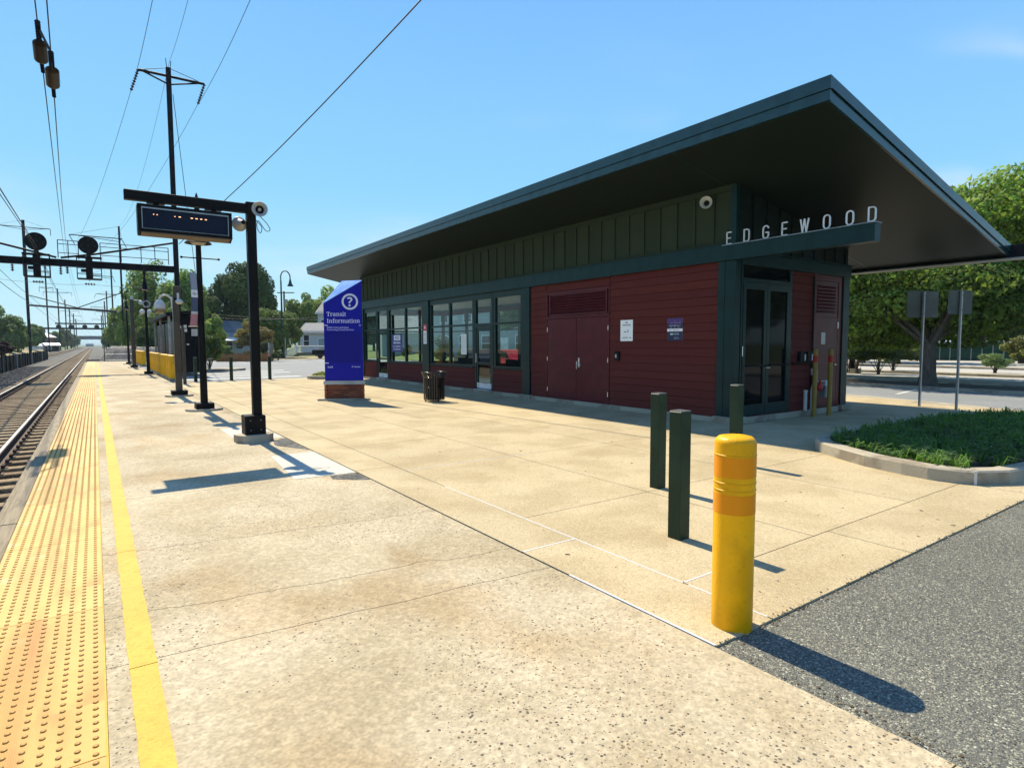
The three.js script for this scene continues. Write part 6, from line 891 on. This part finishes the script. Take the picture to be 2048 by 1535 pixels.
// ---------------------------------------------------------------- houses
M.siding = mat([0.55, 0.58, 0.58], 0.8, { map: T.boardGrain }); M.sidingGrey = mat([0.3, 0.36, 0.36], 0.8, { map: T.boardGrain }); M.shingle = mat([0.24, 0.24, 0.24], 0.95, { map: tex(256, 1, (u, v) => 0.75 + 0.3 * hash((u * 8) | 0, (v * 6) | 0, 5) * (0.8 + 0.2 * vn(u * 60, v * 60, 60, 6))) }); M.trim = paint([0.75, 0.75, 0.73], 0.6); M.pane = mat([0.03, 0.04, 0.05], 0.08); M.brickFar = mat([0.22, 0.085, 0.055], 0.95, { map: T.wear });
// a house in its own frame: width along x, front facing +z, gable roof; windows [x, y, w, h] on the front, on the side +x
function house(name, label, pos, turn, { w, d, h, roof = 2, wall = M.siding, roofM = M.shingle, over = 0.4, front = [], side = [], door, category = 'house', hip = false, clad = 0.2 }) {
  const o = thing(name, label, category, pos, { local: true, turn }); const gap = 0.004;
  part(o, 'wall', hip ? B(-w / 2, w / 2, -0.3, h, -d, 0) : prism([[0, -0.3], [0, h], [-d / 2, h + roof * (1 - 0.02)], [-d, h], [-d, -0.3]], 'x', -w / 2, w / 2), wall);
  if (clad) { const gs = []; for (let y = 0; y < h; y += clad) gs.push(prism([[0.004, y], [0.03, y], [0.012, y + clad], [0.004, y + clad]], 'x', -w / 2, w / 2), prism([[w / 2 + 0.004, y], [w / 2 + 0.03, y], [w / 2 + 0.012, y + clad], [w / 2 + 0.004, y + clad]], 'z', -d, 0)); part(o, 'cladding', gs, wall, { kind: 'stuff' }); }
  if (hip) { const e = over, A = [-w / 2 - e, h, e], Bq = [w / 2 + e, h, e], C = [w / 2 + e, h, -d - e], D = [-w / 2 - e, h, -d - e], k = Math.min(w, d) / 2, p = [-w / 2 + k, h + roof, -d / 2], q = [w / 2 - k, h + roof, -d / 2]; part(o, 'roof', fromTris([...A, ...Bq, ...q, ...A, ...q, ...p, ...Bq, ...C, ...q, ...C, ...D, ...p, ...C, ...p, ...q, ...D, ...A, ...p, ...A, ...D, ...C, ...A, ...C, ...Bq]), roofM); }
  else { const s = roof / (d / 2), e = over; part(o, 'roof', [prism([[e, h - e * s + 0.03], [-d / 2, h + roof + 0.03], [-d / 2, h + roof + 0.15], [e, h - e * s + 0.15]], 'x', -w / 2 - 0.3, w / 2 + 0.3), prism([[-d - e, h - e * s + 0.03], [-d / 2 - gap, h + roof + 0.03], [-d / 2 - gap, h + roof + 0.15], [-d - e, h - e * s + 0.15]], 'x', -w / 2 - 0.3, w / 2 + 0.3)], roofM); part(o, 'roof_edge', B(-w / 2 - 0.31, w / 2 + 0.31, h - e * s - 0.08, h - e * s + 0.1, e, e + 0.05), M.trim); }
  const opening = (x, y, ww, hh, onSide) => { const g = (a, b, y0, y1, z0, z1) => onSide ? B(w / 2 + z0, w / 2 + z1, y0, y1, -b, -a) : B(a, b, y0, y1, z0, z1); const f = part(o, 'window', [g(x - 0.08, x + ww + 0.08, y + hh, y + hh + 0.1, 0.005, 0.07), g(x - 0.12, x + ww + 0.12, y - 0.1, y, 0.005, 0.09), g(x - 0.08, x, y, y + hh, 0.005, 0.068), g(x + ww, x + ww + 0.08, y, y + hh, 0.005, 0.068), g(x, x + ww, y + hh / 2 - 0.03, y + hh / 2 + 0.03, 0.02, 0.06)], M.trim); part(f, 'pane', g(x, x + ww, y, y + hh, 0.008, 0.035), M.pane); };
  for (const f of front) opening(...f, false); for (const f of side) opening(...f, true);
  if (door) { const [x, dw, dh, dm] = door, f = part(o, 'door', B(x, x + dw, 0, dh, 0.02, 0.06), dm || M.trim); part(f, 'door_frame', [B(x - 0.1, x, 0, dh + 0.1, 0.01, 0.08), B(x + dw, x + dw + 0.1, 0, dh + 0.1, 0.01, 0.08), B(x, x + dw, dh, dh + 0.1, 0.012, 0.078)], M.trim); }
  return o;
}
const toCam = (p) => Math.atan2(-p.x, -p.z);
{ // grey bungalow with solar panels under the dark tree
  const p = at(438, 714, 84), t = toCam(p) + 0.35, o = house('bungalow', 'pale grey bungalow with solar panels on its roof under the dark tree', [p.x, -0.1, p.z], t, { w: 9.5, d: 7, h: 2.9, roof: 2.2, front: [[-0.6, 0.9, 1.1, 1.2], [0.75, 0.9, 1.1, 1.2], [2.4, 1.1, 0.9, 0.9], [-3.6, 1, 1, 1.1]], door: [-2, 0.95, 2.1] });
  const s = Math.atan2(2.2, 3.5); for (let i = 0; i < 4; i++) for (let j = 0; j < 2; j++) part(o, 'solar_panel', (() => { const g = new THREE.BoxGeometry(1.05, 0.04, 1.5); g.translate(-1.2 + i * 1.1, 0.2, 0.85 + j * 1.56); g.rotateX(s); g.translate(0, 2.9 + 2.2, -3.5); return triUV(clean(g)); })(), M.panel || (M.panel = mat([0.16, 0.17, 0.185], 0.7, { phys: true, specularIntensity: 0.3 })));
  part(o, 'porch_roof', prism([[0.1, 2.5], [1.8, 2.2], [1.8, 2.3], [0.1, 2.62]], 'x', -3, 4.6), M.trim); for (const x of [-2.8, 0.2, 4.4]) part(o, 'porch_post', B(x, x + 0.14, 0, 2.25, 1.6, 1.74), M.trim);
}
{ // white house with porch and steps left of the totem
  const p = at(640, 706, 88), t = toCam(p) - 0.25, o = house('white_house', 'white house with railed porch steps left of the blue totem', [p.x, 0.35, p.z], t, { w: 5.6, d: 8, h: 3.1, roof: 1.3, front: [[-2.3, 0.9, 0.75, 1.7]], side: [[2, 1, 1, 1.3]], door: [-0.2, 1.0, 2.1, M.sidingGrey], clad: 0.22 });
  part(o, 'porch_deck', B(-2.8, 3.6, -0.35, 0.05, 0.05, 2.2), M.wood); const rail = (x0, x1, z, y0, y1) => { const gs = [rod([x0, y0 + 0.95, z], [x1, y1 + 0.95, z], 0.05, 5), rod([x0, y0 + 0.15, z], [x1, y1 + 0.15, z], 0.04, 5)]; const n = Math.round(Math.abs(x1 - x0) / 0.16); for (let i = 0; i <= n; i++) { const f = i / n; gs.push(B(mix(x0, x1, f) - 0.025, mix(x0, x1, f) + 0.025, mix(y0, y1, f) + 0.1, mix(y0, y1, f) + 0.95, z - 0.025, z + 0.025)); } part(o, 'railing', gs, M.trim); };
  rail(-2.8, 2.6, 2.15, 0.05, 0.05); rail(-4.4, -2.85, 2.2, -0.85, 0.05); rail(-4.4, -2.85, 1.2, -0.85, 0.05); rail(2.65, 4, 2.2, 0.05, -0.8); for (const [x, y] of [[-4.45, -0.5], [-2.82, 0.4], [2.62, 0.4], [4.0, -0.5]]) part(o, 'newel_post', B(x - 0.07, x + 0.07, y - 0.4, y + 0.75, 2.1, 2.24), M.trim); for (let i = 0; i < 4; i++) part(o, 'step', B(-4.3 + i * 0.38, -3.9 + i * 0.38, -0.9, -0.75 + i * 0.2, 1.2, 2.2), M.kerb);
  const q = at(676, 704, 98); house('tall_house', 'two storey white house rising behind the blue totem', [q.x, 0.2, q.z], toCam(q) - 0.25, { w: 6.4, d: 8, h: 6.6, roof: 1.8, front: [[-2.6, 4, 0.9, 1.4], [-0.6, 4, 0.9, 1.4], [1.3, 4, 0.9, 1.4], [-2.2, 1, 1, 1.4]], clad: 0.22 });
}
{ // left of the tracks
  const p = at(87, 700, 215); const o = house('brick_house', 'brick house with a white hipped roof left of the tracks', [p.x, -0.3, p.z], 0.25, { w: 6.2, d: 6, h: 4.7, roof: 2.6, wall: M.brickFar, roofM: M.trim, hip: true, over: 0.9, front: [[-2, 2.6, 0.9, 1.2], [0.8, 2.6, 0.9, 1.2]], clad: 0 }); part(o, 'chimney', B(0.5, 1.1, 4.7, 8.4, -2.2, -1.6), M.brickFar);
  const q = at(77, 701, 200); house('white_shed', 'low pale grey shed before the brick house', [q.x, -0.3, q.z], 0.25, { w: 4.4, d: 4, h: 1.6, roof: 0.9, wall: M.trim, roofM: M.siding, clad: 0 });
  const s = at(105, 701, 190); house('dark_shed', 'dark open shed beside the thin poles left of the tracks', [s.x, -0.3, s.z], 0.25, { w: 3.6, d: 3, h: 1.9, roof: 0.5, wall: M.black, roofM: M.galv, clad: 0, front: [[-1.2, 0.6, 0.9, 0.8]] });
}
{ // houses across the street, seen through the waiting room windows and between the shrubs
  house('grey_house', 'tall grey green house across the street behind the waiting room', [33, 0, -50], -Math.PI / 2 + 0.35, { w: 17, d: 9, h: 6.2, roof: 2.4, wall: M.sidingGrey, front: [[-7.2, 0.9, 1, 1.5], [-4.6, 0.9, 1, 1.5], [-1.6, 0.9, 1, 1.5], [2.6, 0.9, 1, 1.5], [5.6, 0.9, 1, 1.5], [-7.2, 3.9, 1, 1.5], [-4, 3.9, 1, 1.5], [-0.4, 3.9, 1, 1.5], [3, 3.9, 1, 1.5], [6, 3.9, 1, 1.5]], door: [0.6, 1, 2.1] });
  house('porch_house', 'pale house with white trim across the street, right behind the glass', [32, 0, -31], -Math.PI / 2 + 0.1, { w: 12, d: 9, h: 5.8, roof: 2.4, wall: M.siding, front: [[-4.8, 0.9, 1, 1.5], [-2, 0.9, 1, 1.5], [3.4, 0.9, 1, 1.5], [-4.8, 3.7, 1, 1.5], [-1.4, 3.7, 1, 1.5], [2.6, 3.7, 1, 1.5]], door: [1, 1, 2.1] });
  const p = at(1690, 715, 62); house('pale_house', 'pale building showing behind the shrubs at the right building corner', [p.x, 0, p.z], toCam(p) + 0.2, { w: 13, d: 8, h: 4.6, roof: 2, wall: M.siding, front: [[-4, 1, 1, 1.5], [-1, 1, 1, 1.5], [2, 1, 1, 1.5], [4.3, 1, 1, 1.5]] });
  { const c = at(838, 704, 74); house('garage_house', 'long low grey green house beyond the lawn, seen through the first windows', [c.x, 0.35, c.z], toCam(c) + 0.15, { w: 9, d: 6, h: 2.9, roof: 1.8, wall: M.sidingGrey, front: [[-3, 1, 1, 1.2], [2.4, 1, 1, 1.2]] }); }
  backTree('broadleaf_tree', 'dark tree behind the lawn, seen through the leftmost window', 748, 706, 596, 92, 70, { color: [0.07, 0.12, 0.025], seed: 174, leaves: 9000, leaf: 0.4, clear: 0.02 });
  backTree('broadleaf_tree', 'dark tree behind the low grey green house, seen through the first windows', 822, 704, 590, 100, 90, { color: [0.06, 0.11, 0.022], seed: 175, leaves: 11000, leaf: 0.42, clear: 0.02 });
  backTree('broadleaf_tree', 'tree behind the houses, seen through the middle windows', 905, 704, 585, 96, 100, { color: [0.07, 0.12, 0.025], seed: 176, leaves: 11000, leaf: 0.42, clear: 0.02 });
  { const c = at(812, 713, 62); tree('shrub', 'cone shaped green bush on the lawn, seen through the paired windows', [c.x, 0.2, c.z], { r: [0.5, 0.8, 0.5], cy: 0.75, n: 14, lump: 0.4, leaves: 1800, leaf: 0.12, color: [0.07, 0.13, 0.02], seed: 177, trunk: 0.04, category: 'shrub' }); }
  tree('broadleaf_tree', 'tree on the lawn seen through the waiting room windows', [27.5, -0.1, -37], { r: [2.2, 2.6, 2.2], cy: 4.2, n: 26, lump: 0.32, leaves: 6000, leaf: 0.26, color: [0.08, 0.15, 0.03], seed: 171, trunk: 0.16 });
  tree('shrub', 'round bush on the lawn seen through the first pair of windows', [24.5, -0.1, -45], { r: [0.9, 1.2, 0.9], cy: 1.2, n: 14, lump: 0.4, leaves: 2500, leaf: 0.16, color: [0.07, 0.12, 0.03], seed: 172, trunk: 0.05, category: 'shrub' });
}
function car(name, label, pos, turn, body) {
  const o = thing(name, label, 'car', pos, { local: true, turn }), m = paint(body, 0.25, { roughnessMap: null });
  part(o, 'body', prism([[-2.15, 0.35], [-2.2, 0.6], [-2.1, 0.86], [-1.35, 0.92], [-0.75, 1.36], [0.75, 1.4], [1.45, 0.98], [2.1, 0.92], [2.2, 0.65], [2.15, 0.32], [1.75, 0.3], [-1.75, 0.3]], 'z', -0.85, 0.85), m);
  for (const s of [-0.856, 0.856]) part(o, 'side_window', prism([[-1.2, 0.94], [-0.72, 1.3], [0.7, 1.33], [1.25, 0.98]], 'z', s - 0.004, s + 0.004), M.glassDark);
  for (const x of [-1.35, 1.35]) for (const s of [-0.8, 0.8]) { const w = part(o, 'wheel', rod([x, 0.32, s - 0.1], [x, 0.32, s + 0.1], 0.32, 20), M.rubber); part(w, 'rim', rod([x, 0.32, s - 0.108], [x, 0.32, s + 0.108], 0.2, 14), M.chrome); }
  for (const s of [-0.62, 0.62]) part(o, 'headlight', B(2.14, 2.2, 0.66, 0.8, s - 0.16, s + 0.16), M.trim); return o;
}
car('parked_car', 'red car parked across the street, seen through the middle windows', [19.6, -0.12, -27.5], 1.3, [0.4, 0.02, 0.03]); car('parked_car', 'dark car parked across the street, seen left of the red one through the glass', [20.2, -0.12, -33], 1.3, [0.03, 0.03, 0.035]);
// ---------------------------------------------------------------- street lamp, utility pole, low wires, lesser things by the far lot
{
  const p = at(566, 716, 74), q = at(566, 572, 74), x = p.x, z = p.z, o = thing('street_lamp', 'tall green street lamp with a curved neck and bell shade across the lot', 'street lamp', [x, p.y, z]); const g = M.greenLamp || (M.greenLamp = paint([0.02, 0.045, 0.045], 0.6)), s = V3(Math.cos(0.61), 0, Math.sin(0.61));
  part(o, 'base', cyl(x, z, p.y, p.y + 1.1, 0.28, 0.16, 12), g); part(o, 'pole', cyl(x, z, p.y + 1.1, q.y + 0.6, 0.14, 0.09, 12), g); const f = (k, y) => [x + s.x * k, q.y + y, z + s.z * k]; part(o, 'lamp_arm', tube([f(0, 0.5), f(0, 1.2), f(0.25, 1.7), f(0.75, 1.75), f(1.1, 1.3), f(1.15, 0.7)], 0.07, 8, 30), g); part(o, 'lamp_shade', lathe([[0.08, 0.8], [0.15, 0.5], [0.2, 0.25], [0.38, -0.05], [0.35, -0.07], [0.1, 0.15]], x + s.x * 1.15, q.y, z + s.z * 1.15, 16), g);
  const u = at(571, 700, 118), t = at(571, 583, 118), o2 = thing('utility_pole', 'wooden utility pole with crossarm behind the street lamp', 'utility pole', [u.x, u.y, u.z]); part(o2, 'pole', cyl(u.x, u.z, u.y - 2, t.y, 0.22, 0.16, 10), M.bark); part(o2, 'cross_arm', rod([t.x - 1.7 * s.x, t.y - 0.2, t.z - 1.7 * s.z], [t.x + 1.7 * s.x, t.y - 0.2, t.z + 1.7 * s.z], 0.1, 6), M.bark); part(o2, 'transformer', cyl(u.x + 0.3, u.z + 0.2, t.y - 3.2, t.y - 1.6, 0.35, 0.35, 12), M.galv);
  wire([ap(420, 628, 60), ap(655, 640, 60, 0.1)], 0.012, 'upper pale street wire crossing before the dark tree', 'wire'); wire([ap(420, 634, 61), ap(655, 631, 61, 0.3)], 0.012, 'lower pale street wire crossing before the dark tree', 'wire');
  const w = at(543, 716, 62), o3 = thing('gate_panel', 'weathered pale board standing in the weeds by the lot', 'board', [w.x, -0.1, w.z]); part(o3, 'board', B(w.x - 0.2, w.x + 0.2, -0.1, 1.75, w.z - 0.04, w.z + 0.04), M.wood); part(o3, 'post', B(w.x - 0.3, w.x - 0.2, -0.1, 1.8, w.z - 0.05, w.z + 0.05), M.offwhite);
  const c = at(538, 714, 60), o4 = thing('traffic_cone', 'faded pink traffic cone behind the right far bollard', 'traffic cone', [c.x, -0.1, c.z]); part(o4, 'cone', cyl(c.x, c.z, -0.1, 0.75, 0.24, 0.05, 14), paint([0.6, 0.2, 0.16], 0.6)); part(o4, 'base', B(c.x - 0.28, c.x + 0.28, -0.12, -0.06, c.z - 0.28, c.z + 0.28), M.rubber);
  const e = at(571, 712, 70); single('marker_pole', cyl(e.x, e.z, -0.2, 2.4, 0.06, 0.06, 8), M.galv, 'plain grey pole right of the street lamp foot', 'pole');
  const h = at(645, 712, 72), o5 = thing('yard_trailer', 'dark low trailer beside the white porch steps', 'trailer', [h.x, -0.1, h.z]); part(o5, 'box', B(h.x - 1.1, h.x + 1.1, 0.35, 0.95, h.z - 0.6, h.z + 0.6, 0.05), M.black); for (const d of [-0.5, 0.5]) part(o5, 'wheel', rod([h.x + d, 0.2, h.z + 0.62], [h.x + d, 0.2, h.z + 0.74], 0.3, 14), M.rubber);
}
renderer.render(scene, camera);
